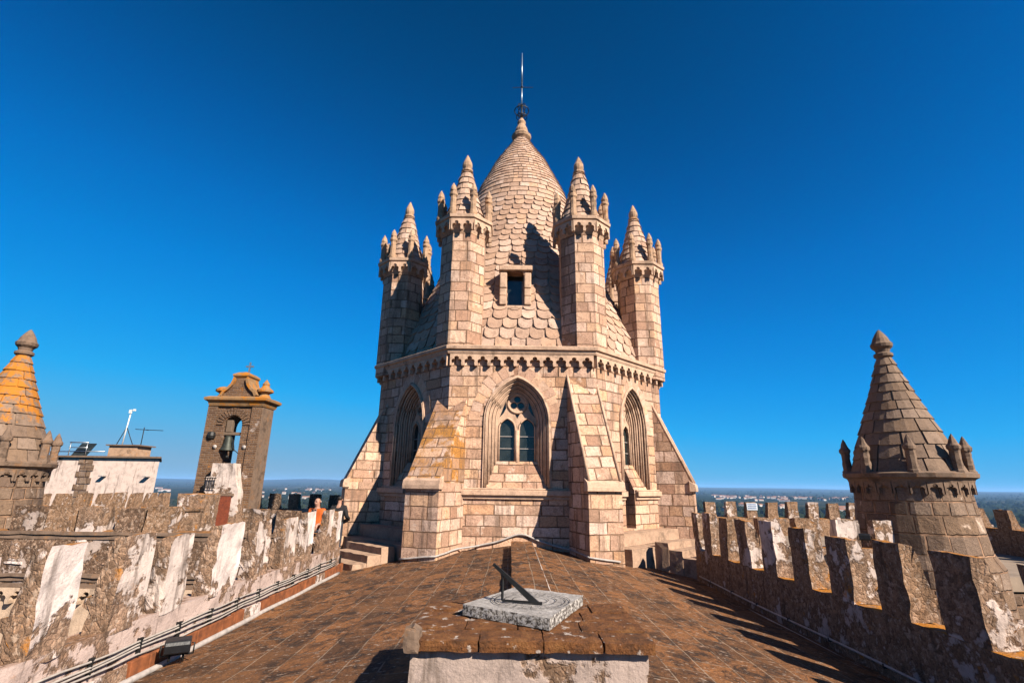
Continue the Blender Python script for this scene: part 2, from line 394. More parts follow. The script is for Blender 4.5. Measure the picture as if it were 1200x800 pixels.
def roof_mat():
    s = NT('terracotta_roof_tiles', .85, .25); u, v = s.uv(); P = s.pos()
    bt = s.n('TexBrick'); bt.offset = .5; jit = s.noise(P, 1.4, 3)
    s.L(s.xyz(s.m_('ADD', v, s.m_('MULTIPLY', jit, .05)), s.m_('ADD', u, s.m_('MULTIPLY', jit, .05))), bt.inputs['Vector'])
    bt.inputs['Scale'].default_value = 1; bt.inputs['Brick Width'].default_value = .8; bt.inputs['Row Height'].default_value = .42
    bt.inputs['Mortar Size'].default_value = .009; bt.inputs['Mortar Smooth'].default_value = .2
    bt.inputs['Color1'].default_value = (.29,.12,.04,1); bt.inputs['Color2'].default_value = (.13,.057,.022,1); bt.inputs['Mortar'].default_value = (.28,.2,.14,1)
    fine = s.noise(P, 28, 7, .7); med = s.noise(P, 4, 6, .65, .6); big = s.noise(P, .7, 4)
    mask = s.step(s.noise(P, 2.1, 4), .44, .6)             # joint mortar survives only in places
    c = s.mix(mask, bt.outputs[0], s.mix(bt.outputs['Fac'], bt.outputs[0], (.09,.042,.02)))
    c = s.mix(.9, c, s.ramp(fine, [(.28, (.2,.18,.17)), (.5, (1,1,1)), (.78, (1.9,1.75,1.6))]), 'MULTIPLY')
    an0 = s.n('Mapping'); an0.inputs['Scale'].default_value = (1.3, 1., 1.); s.L(P, an0.inputs[0])
    c = s.mix(s.m_('MULTIPLY', s.step(s.noise(an0.outputs[0], 2.6, 7, .74, .8), .45, .6), .9), c, (.028,.016,.010))
    c = s.mix(s.m_('MULTIPLY', s.step(big, .48, .7), .5), c, (.24,.105,.038))
    an = s.n('Mapping'); an.inputs['Scale'].default_value = (1.2, 2.4, 1.); s.L(P, an.inputs[0])
    c = s.mix(s.m_('MULTIPLY', s.step(s.noise(an.outputs[0], 9, 5, .65), .6, .65), .8), c, (.48,.38,.30))
    jm = s.m_('MULTIPLY', bt.outputs['Fac'], s.step(s.noise(P, 1.7, 4, .6), .42, .54))
    c = s.mix(s.m_('MULTIPLY', jm, .62), c, (.40,.29,.20))
    hg = s.m_('ADD', s.m_('MULTIPLY', s.m_('SUBTRACT', 1., bt.outputs['Fac']), .5), s.m_('ADD', s.m_('MULTIPLY', fine, .7), s.m_('MULTIPLY', med, 1.)))
    return s.done(c, hg, .035)
m_roof = roof_mat()
def simple(name, col, rough=.6, metal=0, nz=.25, spec=.3, scale=12):
    s = NT(name, rough, spec); s.b.inputs['Metallic'].default_value = metal; P = s.pos()
    f = s.noise(P, scale, 5, .6)
    return s.done(s.ramp(f, [(.25, M(col, 1-nz)), (.75, M(col, 1+nz))]), f, .004)
m_capbrick = None
def cap_mat():
    s = NT('old_cap_brick', .9); P = s.pos(); fine = s.noise(P, 34, 6, .7); med = s.noise(P, 7, 5, .65); u, v = s.uv()
    c = s.ramp(med, [(.3, (.07,.032,.015)), (.5, (.17,.066,.022)), (.72, (.26,.115,.037))])
    c = s.mix(.7, c, s.ramp(fine, [(.2, (.35,.32,.3)), (.5, (1,1,1)), (.85, (1.5,1.45,1.4))]), 'MULTIPLY')
    c = s.mix(s.m_('MULTIPLY', s.step(s.noise(P, 9, 5, .6), .6, .66), .85), c, (.5,.42,.36))
    c = s.mix(s.m_('MULTIPLY', s.step(s.noise(P, 3, 5, .6), .55, .68), .7), c, (.05,.028,.016))
    return s.done(c, s.m_('ADD', fine, med), .02)
m_cap = cap_mat()
m_lead = simple('white_flashing', (.42,.37,.34), .6, 0, .3)
m_orange = simple('orange_clay_band', (.24,.075,.025), .85, 0, .6, scale=7)
m_iron = simple('dark_iron', (.035,.035,.035), .55, .6)
m_steel = simple('galvanised_steel', (.45,.47,.48), .4, .8)
m_bronze = simple('weathered_bronze', (.05,.055,.045), .55, .5)
m_cable = simple('grey_cable', (.42,.37,.33), .5)
m_black = simple('black_plastic', (.012,.012,.014), .45)
m_wood = simple('old_wood', (.16,.11,.075), .85)
m_door = simple('red_brown_door', (.20,.045,.018), .7, 0, .35)
m_white = simple('white_paint', (.75,.75,.73), .6)
m_bluewhite = simple('enamel_sign', (.62,.68,.76), .4)
m_blue = simple('blue_lettering', (.05,.12,.3), .5)
def glass_mat():
    s = NT('dark_window_glass', .12, .5); P = s.pos()
    return s.done(s.ramp(s.noise(P, 3, 3), [(.3, (.012,.016,.016)), (.7, (.035,.042,.04))]))
m_glass = glass_mat()
m_darkgap = simple('dark_interior', (.015,.012,.01), .9)
m_concrete = simple('terrace_paving', (.30,.225,.165), .9, 0, .35, scale=2)

# ------------------------------------------------------------------ far land
def land_mat():
    s = NT('plain_fields', 1, 0); P = s.pos()
    st = s.n('Mapping'); st.inputs['Scale'].default_value = (1, 1, 1); s.L(P, st.inputs[0])
    f = s.vor(st.outputs[0], .0022, 'F1', 'Color'); sp = s.n('SeparateXYZ'); s.L(f, sp.inputs[0])
    c = s.ramp(sp.outputs[0], [(0, (.014,.024,.010)), (.35, (.028,.036,.014)), (.6, (.06,.056,.024)), (.8, (.02,.03,.012)), (1, (.085,.07,.035))])
    c = s.mix(s.step(s.noise(P, .012, 6, .7), .47, .56), c, (.009,.017,.008))
    c = s.mix(s.m_('MULTIPLY', s.step(s.noise(P, .05, 4, .7), .55, .6), .6), c, (.008,.014,.007))
    return s.done(c)
def hill_z(x, y):
    d = math.hypot(x, y); a = math.atan2(x, y)
    z = -36.
    if d > 2500:
        t = min(1, (d-2500)/6000.)
        ridge = 40 + 48*math.exp(-((a+.36)/.09)**2) + 30*math.exp(-((a+.62)/.12)**2) - 6*math.exp(-((a-.45)/.2)**2) + 9*math.exp(-((a-.2)/.05)**2)*0
        z += t*t*(ridge + 22*noise.noise(Vector((x*.00028, y*.00028, 3.))))
    z += 5*noise.noise(Vector((x*.0012, y*.0012, 0))) if d > 700 else 0
    return z
g = MB(); na, rs = 150, [0, 60, 200, 500, 800, 1100, 1500, 1900, 2400, 2900, 3500, 4200, 5000, 5800, 6600, 7400, 8200, 9000, 9800, 10600, 11500, 13000, 16000, 20000]
vs = []; fs = []
for r in rs:
    for i in range(na):
        a = 2*math.pi*i/na; x, y = r*math.sin(a), r*math.cos(a); vs.append((x, y, hill_z(x, y)))
for j in range(len(rs)-1):
    for i in range(na): fs.append((j*na+i, j*na+(i+1)%na, (j+1)*na+(i+1)%na, (j+1)*na+i))
g.add(vs, fs, sm=True)
me = bpy.data.meshes.new('ground'); me.from_pydata([tuple(p) for p in g.v], [], g.f); me.materials.append(land_mat())
for p in me.polygons: p.use_smooth = True
gr = bpy.data.objects.new('ground', me); COL.objects.link(gr); props(gr, kind='structure')

hz = MB().box(-11800, 11800, -2000, 11800, -70, 60)
hm = bpy.data.materials.new('haze_air'); hm.use_nodes = True; hn = hm.node_tree; hn.nodes.remove(hn.nodes['Principled BSDF'])
pv = hn.nodes.new('ShaderNodeVolumePrincipled'); pv.inputs['Density'].default_value = 9e-5; pv.inputs['Color'].default_value = (.30,.58,1,1); pv.inputs['Anisotropy'].default_value = .0
hn.links.new(pv.outputs[0], hn.nodes['Material Output'].inputs['Volume'])
HAZE = True
if HAZE: obj('haze', hz, hm, kind='stuff', k=1)

def foliage_mat():
    s = NT('far_foliage', 1, 0); P = s.pos()
    return s.done(s.ramp(s.noise(P, .02, 3), [(.3, (.010,.017,.008)), (.7, (.028,.036,.015))]))
rng = random.Random(3); wd = MB()
for i in range(5200):
    a = rng.uniform(-.85, .85); d = 500 * (12 ** rng.random()); x, y = d*math.sin(a), d*math.cos(a)
    if noise.noise(Vector((x*.002, y*.002, 5.))) < -.05: continue
    z = hill_z(x, y); h = rng.uniform(3, 8)*(1 + d/7000); w = h*rng.uniform(.8, 2.2)
    n = 6; ring = [(x + w*.5*math.cos(t)*rng.uniform(.7, 1.2), y + w*.5*math.sin(t)*rng.uniform(.7, 1.2)) for t in [2*math.pi*q/n for q in range(n)]]
    vs = [(px, py, z-.5) for px, py in ring] + [(x + (px-x)*.9, y + (py-y)*.9, z + h*rng.uniform(.45, .75)) for px, py in ring] + [(x, y, z + h)]
    wd.add(vs, [(q, (q+1)%n, n+(q+1)%n, n+q) for q in range(n)] + [(n+q, n+(q+1)%n, 2*n) for q in range(n)])
obj('woodland', wd, foliage_mat(), kind='stuff', k=1, label='dark trees and hedges scattered over the far plain')
m_house = simple('whitewash', (.55,.5,.46), .9, 0, .1); m_tile = simple('far_roof_tile', (.3,.14,.08), .9, 0, .2)
def house_mesh(L, Wd, H, rf):
    b = MB().box(-L/2, L/2, -Wd/2, Wd/2, -1, H)
    b.add([(-L/2,-Wd/2-.3,H+.01),(L/2,-Wd/2-.3,H+.01),(L/2,Wd/2+.3,H+.01),(-L/2,Wd/2+.3,H+.01),(-L/2,0,H+rf),(L/2,0,H+rf)], [(0,1,5,4),(2,3,4,5),(0,4,3),(1,2,5),(0,3,2,1)], mi=1)
    for q in range(int(L//4)): b.box(-L/2+1.5+q*4, -L/2+2.6+q*4, -Wd/2-.05, -Wd/2+.1, 1.2, 2.6, mi=2)
    return to_mesh('far_house', b, [m_house, m_tile, m_black], 1)
hmesh = [house_mesh(10, 8, 3.4, 1.8), house_mesh(16, 9, 3.6, 2), house_mesh(9, 8, 6, 1.8), house_mesh(26, 12, 5, 2)]
def far_house(x, y, i, rz):
    o = bpy.data.objects.new('far_house', hmesh[i]); COL.objects.link(o); o.location = (x, y, hill_z(x, y)+.2); o.rotation_euler.z = rz
    props(o, 'small white house with a low tiled roof out on the plain', 'house', 'white houses on the plain')
for px0, px1, n, d0, d1 in ((640, 760, 0, 1, 2), (815, 860, 26, 1700, 2700), (862, 905, 22, 1500, 2700), (905, 930, 18, 1900, 2500), (932, 972, 16, 1600, 2300), (974, 1000, 10, 1500, 2300),
                            (1150, 1200, 12, 900, 2200), (185, 232, 10, 1300, 2400), (318, 408, 30, 1100, 2700), (940, 1000, 10, 700, 1100), (820, 900, 10, 750, 1150)):
    for q in range(n):
        px = rng.uniform(px0, px1); d = rng.uniform(d0, d1); t = (px - 600)/587/.961
        far_house(d*t, d, rng.choice((0, 0, 1, 1, 2, 3)), rng.uniform(-.6, .6))

# ------------------------------------------------------------------ nave roof, terraces
XC = .25
def roof_z(x):
    dx = x - XC; sl = .133 if dx < 0 else .165
    return -1.24 - sl*(math.sqrt(dx*dx + .04) - .2)
b = MB(); xs = [-3.42 + i*.2 for i in range(37)]; xs = [x for x in xs if x < 3.82] + [3.82]; ysr = [2.2 + i*.4 for i in range(26)]
vs = []; fs = []
for y in ysr:
    for x in xs: vs.append((x, y, roof_z(x) + .018*noise.noise(Vector((x*1.3, y*1.1, 0)))))
nx = len(xs)
for j in range(len(ysr)-1):
    for i in range(nx-1): fs.append((j*nx+i, j*nx+i+1, (j+1)*nx+i+1, (j+1)*nx+i))
b.add(vs, fs)
roof = thing('tiled_roof', (XC, 7, -1.24), 'brown terracotta tiled low pitched nave roof with pale lichen, in front of the tower', 'roof')
obj('tile_slope', b, m_roof, roof)
rs_ = MB(); n = 12
for i in range(n):
    y0 = 6.1 + i*.46; y1 = y0 + .45
    if y1 > 11.6: break
    rs_.box(XC-.215, XC+.215, y0, y1, -1.34, -1.115 + .006*((i*7) % 3))
obj('ridge_strip', rs_.rough(.15, .008, 6), m_roof, roof)
obj('ridge_seam', MB().tube([(XC+.235, 6.1, -1.19), (XC+.235, 11.55, -1.17)], .012), m_lead, roof)
tl = MB().box(-13.6, -3.8, 10.45, 20.5, -1.95, -1.68).box(4.2, 14.2, 11.2, 20.2, -1.95, -1.68).box(-3.8, 4.2, 12.4, 20.2, -1.95, -1.7)
obj('transept_terrace', tl, m_concrete, kind='structure')
al = MB().box(-11.5, -3.8, 1.5, 10.2, -3.9, -3.6).box(4.2, 12, 1.5, 11, -3.9, -3.6)
obj('aisle_roof', al, m_concrete, kind='structure')

# body of the church under the roof so that nothing floats
ch = MB().box(-3.8, 4.2, 1.5, 12, -26, -2.3).box(-11.5, -3.8, 1.5, 10.2, -26, -3.95).box(4.2, 12, 1.5, 11, -26, -3.95).box(-13.9, 14.4, 11.0, 20.6, -26, -2.0)
obj('church_body', ch, m_ash_t, label='stone mass of the church below the roof terraces', cat='building')

# ------------------------------------------------------------------ parapets
def merlon(x_in, out, y0, y1, ztop, zsill, mat, parent, seed, tw=.14, bw=.28, label=None, along='y', zs=None):
    """inner face vertical, outer face battered down to a string course"""
    zs = ztop - .5 if zs is None else zs
    prof = [(0, zsill-.02), (0, ztop), (tw, ztop-.015), (bw-.01, zs+.04), (bw+.055, zs+.025), (bw+.06, zs-.03), (bw-.01, zs-.065), (bw, zsill-.02)]
    if along == 'y': fr = (Vector((x_in, y0, 0)), Vector((out, 0, 0)), Vector((0,0,1)), Vector((0,1,0)))
    else: fr = (Vector((y0, x_in, 0)), Vector((0, out, 0)), Vector((0,0,1)), Vector((1,0,0)))
    m = MB().prism(prof, fr, 0, y1-y0).rough(.10, .017, 4.2, seed)
    rg = random.Random(seed*13+1); c0 = Vector((x_in + out*bw/2, (y0+y1)/2, zsill)) if along == 'y' else Vector(((y0+y1)/2, x_in + out*bw/2, zsill))
    lean = Vector((rg.uniform(-.03, .03), rg.uniform(-.03, .03), 0)); hh = rg.uniform(-.025, .03)
    for p in m.v:
        t = max(0, (p.z - zsill)/(ztop - zsill)); p += lean*t + Vector((0,0,hh*t))
    if isinstance(mat, (list, tuple)):
        d = Vector((-out, 0, 0)) if along == 'y' else Vector((0, -out, 0))
        for i, f in enumerate(m.f):
            a_, b_, c_ = (m.v[k] for k in f[:3]); n_ = (b_-a_).cross(c_-a_)
            if n_.length and abs(n_.normalized().dot(d)) > .8 and sum(((m.v[k] - c0).dot(d) for k in f))/len(f) > bw*.25: m.mi[i] = 1
    return obj('merlon', m, mat, parent, label=label)
LY = [(3.22,3.6), (3.97,4.33), (4.71,5.12), (5.36,5.72), (6.2,6.75), (7.2,7.6), (8.07,8.5), (8.86,9.2), (9.85,10.1), (10.38,10.62)]
pl = thing('parapet_wall', (-3.6, 7, -2.3), 'crenellated nave parapet of peeling white render along the left roof edge, lit by the sun', 'parapet')
w = MB()
prof = [(0,-2.4), (0,-1.23), (.42,-1.27), (.42,-2.4)]
w.prism([(0,-2.4), (0,-1.23), (.30,-1.26), (.30,-2.4)], (Vector((-3.37, 2.2, 0)), Vector((-1,0,0)), Vector((0,0,1)), Vector((0,1,0))), 0, 8.55)
obj('wall', w.rough(.16, .014, 4), parapet_mat('stained_pink_render', .535, .25, (.28,.175,.12), (.58,.44,.385)), pl)
lm = [[m_par, m_par_w], [m_par, m_par_ww], [m_par, m_par_w], [m_par, m_par_w], [m_par, m_par_ww], [m_par, m_par_w], [m_par, m_par_w], [m_par, m_par_ww], [m_par, m_par_w], [m_par, m_par_ww]]
for i, (a, c) in enumerate(LY):
    merlon(-3.37, -1, a, c, -.51 + .012*((i*5) % 3 - 1), -1.23, lm[i], pl, i, .10, .19, label='merlon whose roof side is still mostly covered in white render' if lm[i][1] is m_par_ww else None)
RY = [(3.62,4.02), (4.46,4.86), (5.26,5.64), (6.07,6.46), (6.89,7.26), (7.72,8.08), (8.52,8.9), (9.38,9.73), (10.1,10.46), (10.7,10.98)]
pr_ = thing('parapet_wall', (4.0, 7, -2.3), 'crenellated nave parapet along the right roof edge, its roof side in dark shadow', 'parapet')
w = MB().prism(prof, (Vector((3.8, 2.2, 0)), Vector((1,0,0)), Vector((0,0,1)), Vector((0,1,0))), 0, 8.8)
w.v = [p + Vector((0,0,.04)) for p in w.v]
obj('wall', w.rough(.16, .014, 4, 3), m_par_o, pr_)
rm = [m_par_o, m_par, m_par_o, m_par, m_par_o, m_par_w, m_par, m_par_o, m_par, m_par]
for i, (a, c) in enumerate(RY):
    merlon(3.8, 1, a, c, -.485 + .012*((i*7) % 3 - 1), -1.19, rm[i], pr_, i+20)
# gutter trim: clay band, white edging, cables on the left; pipes on the right
ob = thing('clay_skirting', (-3.34, 7, -1.75), 'orange clay brick skirting between the left parapet and the roof tiles', 'skirting')
q = MB()
for i in range(34):
    y = 2.6 + i*.245
    if (i*7) % 10 in (3, 6): continue
    q.box(-3.37, -3.325 + .006*(i % 3), y, y + .236, -1.74, -1.555 + .006*((i*3) % 4))
obj('brick_course', q, m_orange, ob, bevel=.008)
q = MB(); path = [(-3.275 + .015*noise.noise(Vector((0, y, 1))), y, -1.672 + .01*noise.noise(Vector((3, y, 1)))) for y in [2.5 + i*.2 for i in range(41)]]
obj('mortar_bed', MB().box(-3.372, -3.345, 2.5, 10.7, -1.76, -1.56).rough(.2, .006, 5), m_par_ww, ob)
obj('edge_fillet', q.tube(path, .03, 6), m_lead, ob)
cb = thing('cable_run', (-3.35, 7, -1.5), 'bundle of thin grey cables clipped along the foot of the left parapet', 'cables')
for kx, (xx, zz) in enumerate(((-3.345,-1.40), (-3.34,-1.435), (-3.335,-1.47), (-3.33,-1.51))):
    obj('cable', MB().tube([(xx + .006*math.sin(y*3+kx), y, zz + .01*math.sin(y*2.1+kx*1.7) - .006*math.sin(y*7)) for y in [2.4 + i*.27 for i in range(31)]], .0085, 6), m_cable, cb)
for i in range(15):
    y = 2.9 + i*.56
    obj('clip', MB().box(-3.375, -3.328, y, y+.014, -1.525, -1.382).box(-3.345, -3.32, y-.004, y+.018, -1.39, -1.375), m_iron, cb)
pp = thing('pipe_run', (3.75, 7, -1.8), 'two thin grey pipes along the shaded foot of the right parapet', 'pipes')
obj('pipe', MB().tube([(3.78, y, -1.69 + .01*math.sin(y*1.3)) for y in [2.4 + i*.42 for i in range(21)]], .014), m_cable, pp)
obj('pipe', MB().tube([(3.70, y, -1.80 + .012*math.sin(y*1.1)) for y in [2.4 + i*.42 for i in range(21)]], .022), m_cable, pp)
for i in range(9): obj('bracket', MB().box(3.765, 3.8, 3+i*.9, 3.02+i*.9, -1.71, -1.67), m_iron, pp)

# transept parapets
def row_x(name_label, y, xs, w_, ztop, zsill, mats, seed, thick=.35, x0=None, x1=None, out=1, zbase=-1.9, tw=.16, bw=.26):
    t = thing('parapet_wall', ((xs[0]+xs[-1])/2, y, zbase), name_label, 'parapet')
    x0 = xs[0]-.6 if x0 is None else x0; x1 = xs[-1]+w_+.6 if x1 is None else x1
    m = MB().box(x0, x1, min(y, y+out*thick), max(y, y+out*thick), zbase, zsill)
    obj('wall', m.rough(.35, .014, 3, seed), mats[0], t)
    for i, x in enumerate(xs):
        merlon(y, out, x, x+w_, ztop + .015*((i*5) % 3-1), zsill, mats[1 + i % (len(mats)-1)], t, seed+i, tw, bw, along='x')
    return t
far_r = row_x('far crenellated terrace parapet beyond the right nave parapet, merlons orange with lichen', 20.0, [7.45 + i*.775 for i in range(9)], .4, -.50, -1.05, [m_par_o, m_par, m_par, m_par, m_par_o, m_par_o], 40, x0=4.2, x1=14.2)
s_ = MB().box(9.0, 9.4, 19.965, 19.985, -.78, -.53)
sg = obj('enamel_plate', s_, m_bluewhite, label='small pale blue and white plate fixed to a far merlon on the right', cat='sign')
q = MB()
for r_ in range(3):
    x = 9.04
    while x < 9.34:
        ww = random.uniform(.02, .05); q.box(x, x+ww, 19.955, 19.964, -.73 + r_*.07, -.70 + r_*.07); x += ww + .018
q = obj('lettering', q, m_blue, sg)
row_x('sunlit transept parapet between the right nave parapet and the conical tower', 11.1, [5.2, 5.98, 6.8, 7.62], .5, -.60, -1.15, [m_par, m_par, m_par_o, m_par_w, m_par], 60, x0=4.2, x1=9.0)
row_x('far transept parapet left of the tower, mostly in the tower shadow', 21.0, [-11.2 + i*.79 for i in range(9)], .42, -.46, -1.0, [m_par, m_par, m_par_shade, m_par_shade], 70, x0=-13.6, x1=-3.8)  # most merlons here carry the shadow in their base colour
orw = thing('parapet_wall', (15.6, 15, -1.9), 'distant parapet with orange merlons right of the conical tower', 'parapet')
obj('wall', MB().box(13.9, 14.3, 11.4, 20, -1.9, -1.0).rough(.4, .014, 3, 4), m_par_o, orw)
for i in range(9): merlon(13.9, 1, 12.0 + i*.9, 12.42 + i*.9, -.45, -1.02, m_par_o, orw, 90+i)
# left: transept west parapet (second row) with string courses and corbel table under it
t2 = thing('parapet_wall', (-7.5, 10.4, -3.9), 'rubble transept parapet with white render patches standing behind the left nave parapet', 'parapet')
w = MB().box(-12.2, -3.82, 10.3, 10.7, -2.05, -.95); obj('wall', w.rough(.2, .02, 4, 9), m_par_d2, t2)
w = MB().box(-12.2, -3.82, 10.34, 10.66, -4.2, -2.06); obj('lower_wall', w.rough(.3, .012, 3, 10), m_pale, t2)
R2 = [(-9.62,-9.1), (-8.98,-8.45), (-8.36,-7.84), (-7.62,-7.14), (-7.06,-6.46), (-5.2,-4.75), (-4.55,-4.15)]
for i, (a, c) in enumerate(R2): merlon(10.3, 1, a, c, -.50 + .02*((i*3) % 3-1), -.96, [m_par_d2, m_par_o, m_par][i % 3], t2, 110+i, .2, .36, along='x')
for z, d in ((-.98, .05), (-1.06, .02), (-1.72, .07), (-1.80, .03), (-1.9, .05)):
    obj('string_course', MB().box(-12.2, -3.83, 10.3-d, 10.302, z-.05, z+.02).rough(.2, .012, 5, z), m_trim_t, t2)
def frieze_poly():
    P = [(0,1), (0,.0), (.10,0)]
    def arc(cx, cy, r, a0, a1, n=5): return [(cx + r*math.cos(R(a0+(a1-a0)*i/n)), cy + r*math.sin(R(a0+(a1-a0)*i/n))) for i in range(n+1)]
    P += [(.13,.16)] + arc(.29, .36, .19, 215, 60) + arc(.5, .62, .19, 195, -15) + arc(.71, .36, .19, 120, -35) + [(.87,.16)]
    return P + [(.90,0), (1,0), (1,1)]
FP = frieze_poly()
def frieze(mb, p0, p1, zb, zt, n, d, N):
    p0, p1 = Vector((*p0, 0)), Vector((*p1, 0)); A = (p1-p0); L = A.length/n; A = A.normalized(); N = Vector((*N, 0))
    for i in range(n):
        o = p0 + A*(L*i) + Vector((0,0,zb))
        mb.prism([(a*L, b*(zt-zb)) for a, b in FP], (o, A, Vector((0,0,1)), N), .001, d)
    return mb
obj('corbel_table', frieze(MB(), (-12.1, 10.34), (-3.85, 10.34), -2.22, -1.95, 26, .12, (0,-1)), m_pale, t2)
rr = random.Random(5)
q = MB()
for i in range(9):
    x = -9.5 + i*.62; q.box(x, x+rr.uniform(.08, .22), 10.27, 10.31, -1.5, -1.5 + rr.uniform(.2, .4)); q.box(x-.05, x+.3, 10.265, 10.31, -1.56, -1.5)
obj('render_patch', q.rough(.08, .02, 6), m_par_ww, t2)
# left: third row on the far transept end
t3 = thing('parapet_wall', (-13.6, 17, -1.9), 'far left transept end parapet topped with orange lichen, in front of the pale building', 'parapet')
obj('wall', MB().box(-14.0, -13.6, 13.2, 21, -1.9, -.98).rough(.3, .014, 3, 2), m_par_o, t3)
for i in range(10): merlon(-13.6, -1, 13.6 + i*.78, 14.05 + i*.78, -.46, -1.0, m_par_o, t3, 130+i)

# ------------------------------------------------------------------ stone scales on cones and domes
def scales(mb, rf, z0, z1, rowh, wid, lift, rounded_below=None, a_rng=(0, 2*math.pi), seed=0, octa=None):
    """overlapping stones laid in rows on a surface of revolution rf(z); octa(z)=1 makes the plan an octagon"""
    rg = random.Random(seed)
    def pt(a, z):
        r = rf(z); k = octa(z) if octa else 0
        if k:
            q = ((a + math.pi/8) % (math.pi/4)) - math.pi/8
            r = r*((1-k) + k*math.cos(0)/math.cos(q))
        return Vector((r*math.cos(a), r*math.sin(a), z))
    z = z0; j = 0
    while z < z1 - .02:
        rh = min(rowh(z), z1 - z); r = rf(z); w = wid(z); n = max(6, int(2*math.pi*r/w)); off = (j % 2)*.5
        da = 2*math.pi/n
        for i in range(n):
            a = (i + off)*da + rg.uniform(-.06, .06)*da; hw = da*.485*rg.uniform(.93, 1.0); uv = (rg.random(), rg.random()); li = lift*rg.uniform(.7, 1.35)
            zt = min(z + rh*1.12, z1); zb = z + rg.uniform(-.03, .03)*rh
            rnd = rounded_below is not None and z < rounded_below
            if rnd:
                s_ = [(-1, .55), (-.93, .3), (-.7, .1), (-.36, .01), (0, -.02), (.36, .01), (.7, .1), (.93, .3), (1, .55)]
            else:
                s_ = [(-1, .02), (-.5, 0), (0, 0), (.5, 0), (1, .02)]
            top = [pt(a - hw, zt), pt(a, zt), pt(a + hw, zt)]
            lo = [pt(a + hw*x, zb + rh*t) for x, t in s_]
            def nrm(p, zz):
                e = .05; sl = (rf(zz-e) - rf(zz+e))/(2*e); v = Vector((p.x, p.y, 0)).normalized(); v.z = sl; return v.normalized()
            lo_o = [p + nrm(p, p.z)*li*(1 - .5*max(0, t)) for p, (x, t) in zip(lo, s_)]
            lo_i = [p - nrm(p, p.z)*.01 for p in lo]
            top = [p + nrm(p, zt)*.002 for p in top]; m = len(s_)
            mid = m//2
            vs = top + lo_o + lo_i
            f = [tuple([0] + list(range(3, 3+mid+1)) + [1]), tuple([1] + list(range(3+mid, 3+m)) + [2])]
            f += [(3+k, 3+m+k, 3+m+k+1, 3+k+1) for k in range(m-1)]
            f += [(0, 3+m, 3), (2, 3+m-1, 3+m+m-1)]
            mb.add(vs, f, uv=uv)
        z += rh; j += 1
    return mb
def rad(pts):
    def f(z):
        if z <= pts[0][0]: return pts[0][1]
        for (za, ra), (zb, rb) in zip(pts, pts[1:]):
            if z <= zb: return ra + (rb-ra)*(z-za)/(zb-za)
        return pts[-1][1]
    return f

# ------------------------------------------------------------------ the lantern tower
CX, CY = .24, 15.5; AP, HW = 3.88, 1.7
corners = [(HW,-AP), (AP,-HW), (AP,HW), (HW,AP), (-HW,AP), (-AP,HW), (-AP,-HW), (-HW,-AP)]   # ccw from front right
CP = [Vector((CX+a, CY+c)) for a, c in corners]
NRM = []
for i in range(8):
    e = CP[(i+1) % 8] - CP[i]; NRM.append(Vector((e.y, -e.x)).normalized())
OFF = []
for i in range(8):
    n1, n2 = NRM[i-1], NRM[i]; OFF.append((n1+n2)/(1+n1.dot(n2)))
tower = thing('lantern_tower', (CX, CY, -1.7), 'octagonal pink stone church tower with corner turrets and a scale tiled dome', 'tower')
ZC = 2.98
def arch(hw, zs, r, c, zb, n=9):
    """pointed arch outline: radius r, centres c beyond the axis, ccw from bottom left"""
    pts = [(-hw, zb)]; a_end = math.acos(c/r)
    left = [(c - r*math.cos(a_end*i/n), zs + r*math.sin(a_end*i/n)) for i in range(n+1)]
    return [(-hw, zb)] + left + [(-x, z) for x, z in reversed(left[:-1])] + [(hw, zb)]
ORAD, OC, OHW, ZS = 1.064, .354, .71, 1.43
WO = {7: -.09, 0: .08, 6: .0}; WS = {7: 1, 0: .8, 6: .85}       # the oblique windows are slimmer
walls = MB(); sills = []
def face_frame(i):
    a, c = CP[i], CP[(i+1) % 8]; A = (c-a).normalized(); mid = (a+c)/2
    return (Vector((mid.x, mid.y, 0)), Vector((A.x, A.y, 0)), Vector((0,0,1)), Vector((NRM[i].x, NRM[i].y, 0))), (c-a).length/2
front = 7
for i in range(8):
    fr, hl = face_frame(i)
    outer = [(-hl, -2.6), (hl, -2.6), (hl, ZC), (-hl, ZC)]
    if i in (7, 0, 6):
        hole = arch(OHW, ZS, ORAD, OC, -.06)
        if i == 0: hole += [(-.10, -.06), (-.10, -.95), (-.62, -.95), (-.62, -.06)]
        if i == 6: hole += [(.62, -.06), (.62, -.95), (.10, -.95), (.10, -.06)]
        holes = [[(x*WS[i] + WO[i], z) for x, z in hole]]
        walls.plate([outer] + holes, fr, -.5, 0)
    else: walls.prism(outer, fr, -.5, 0)
obj('wall', walls, m_ash, tower)
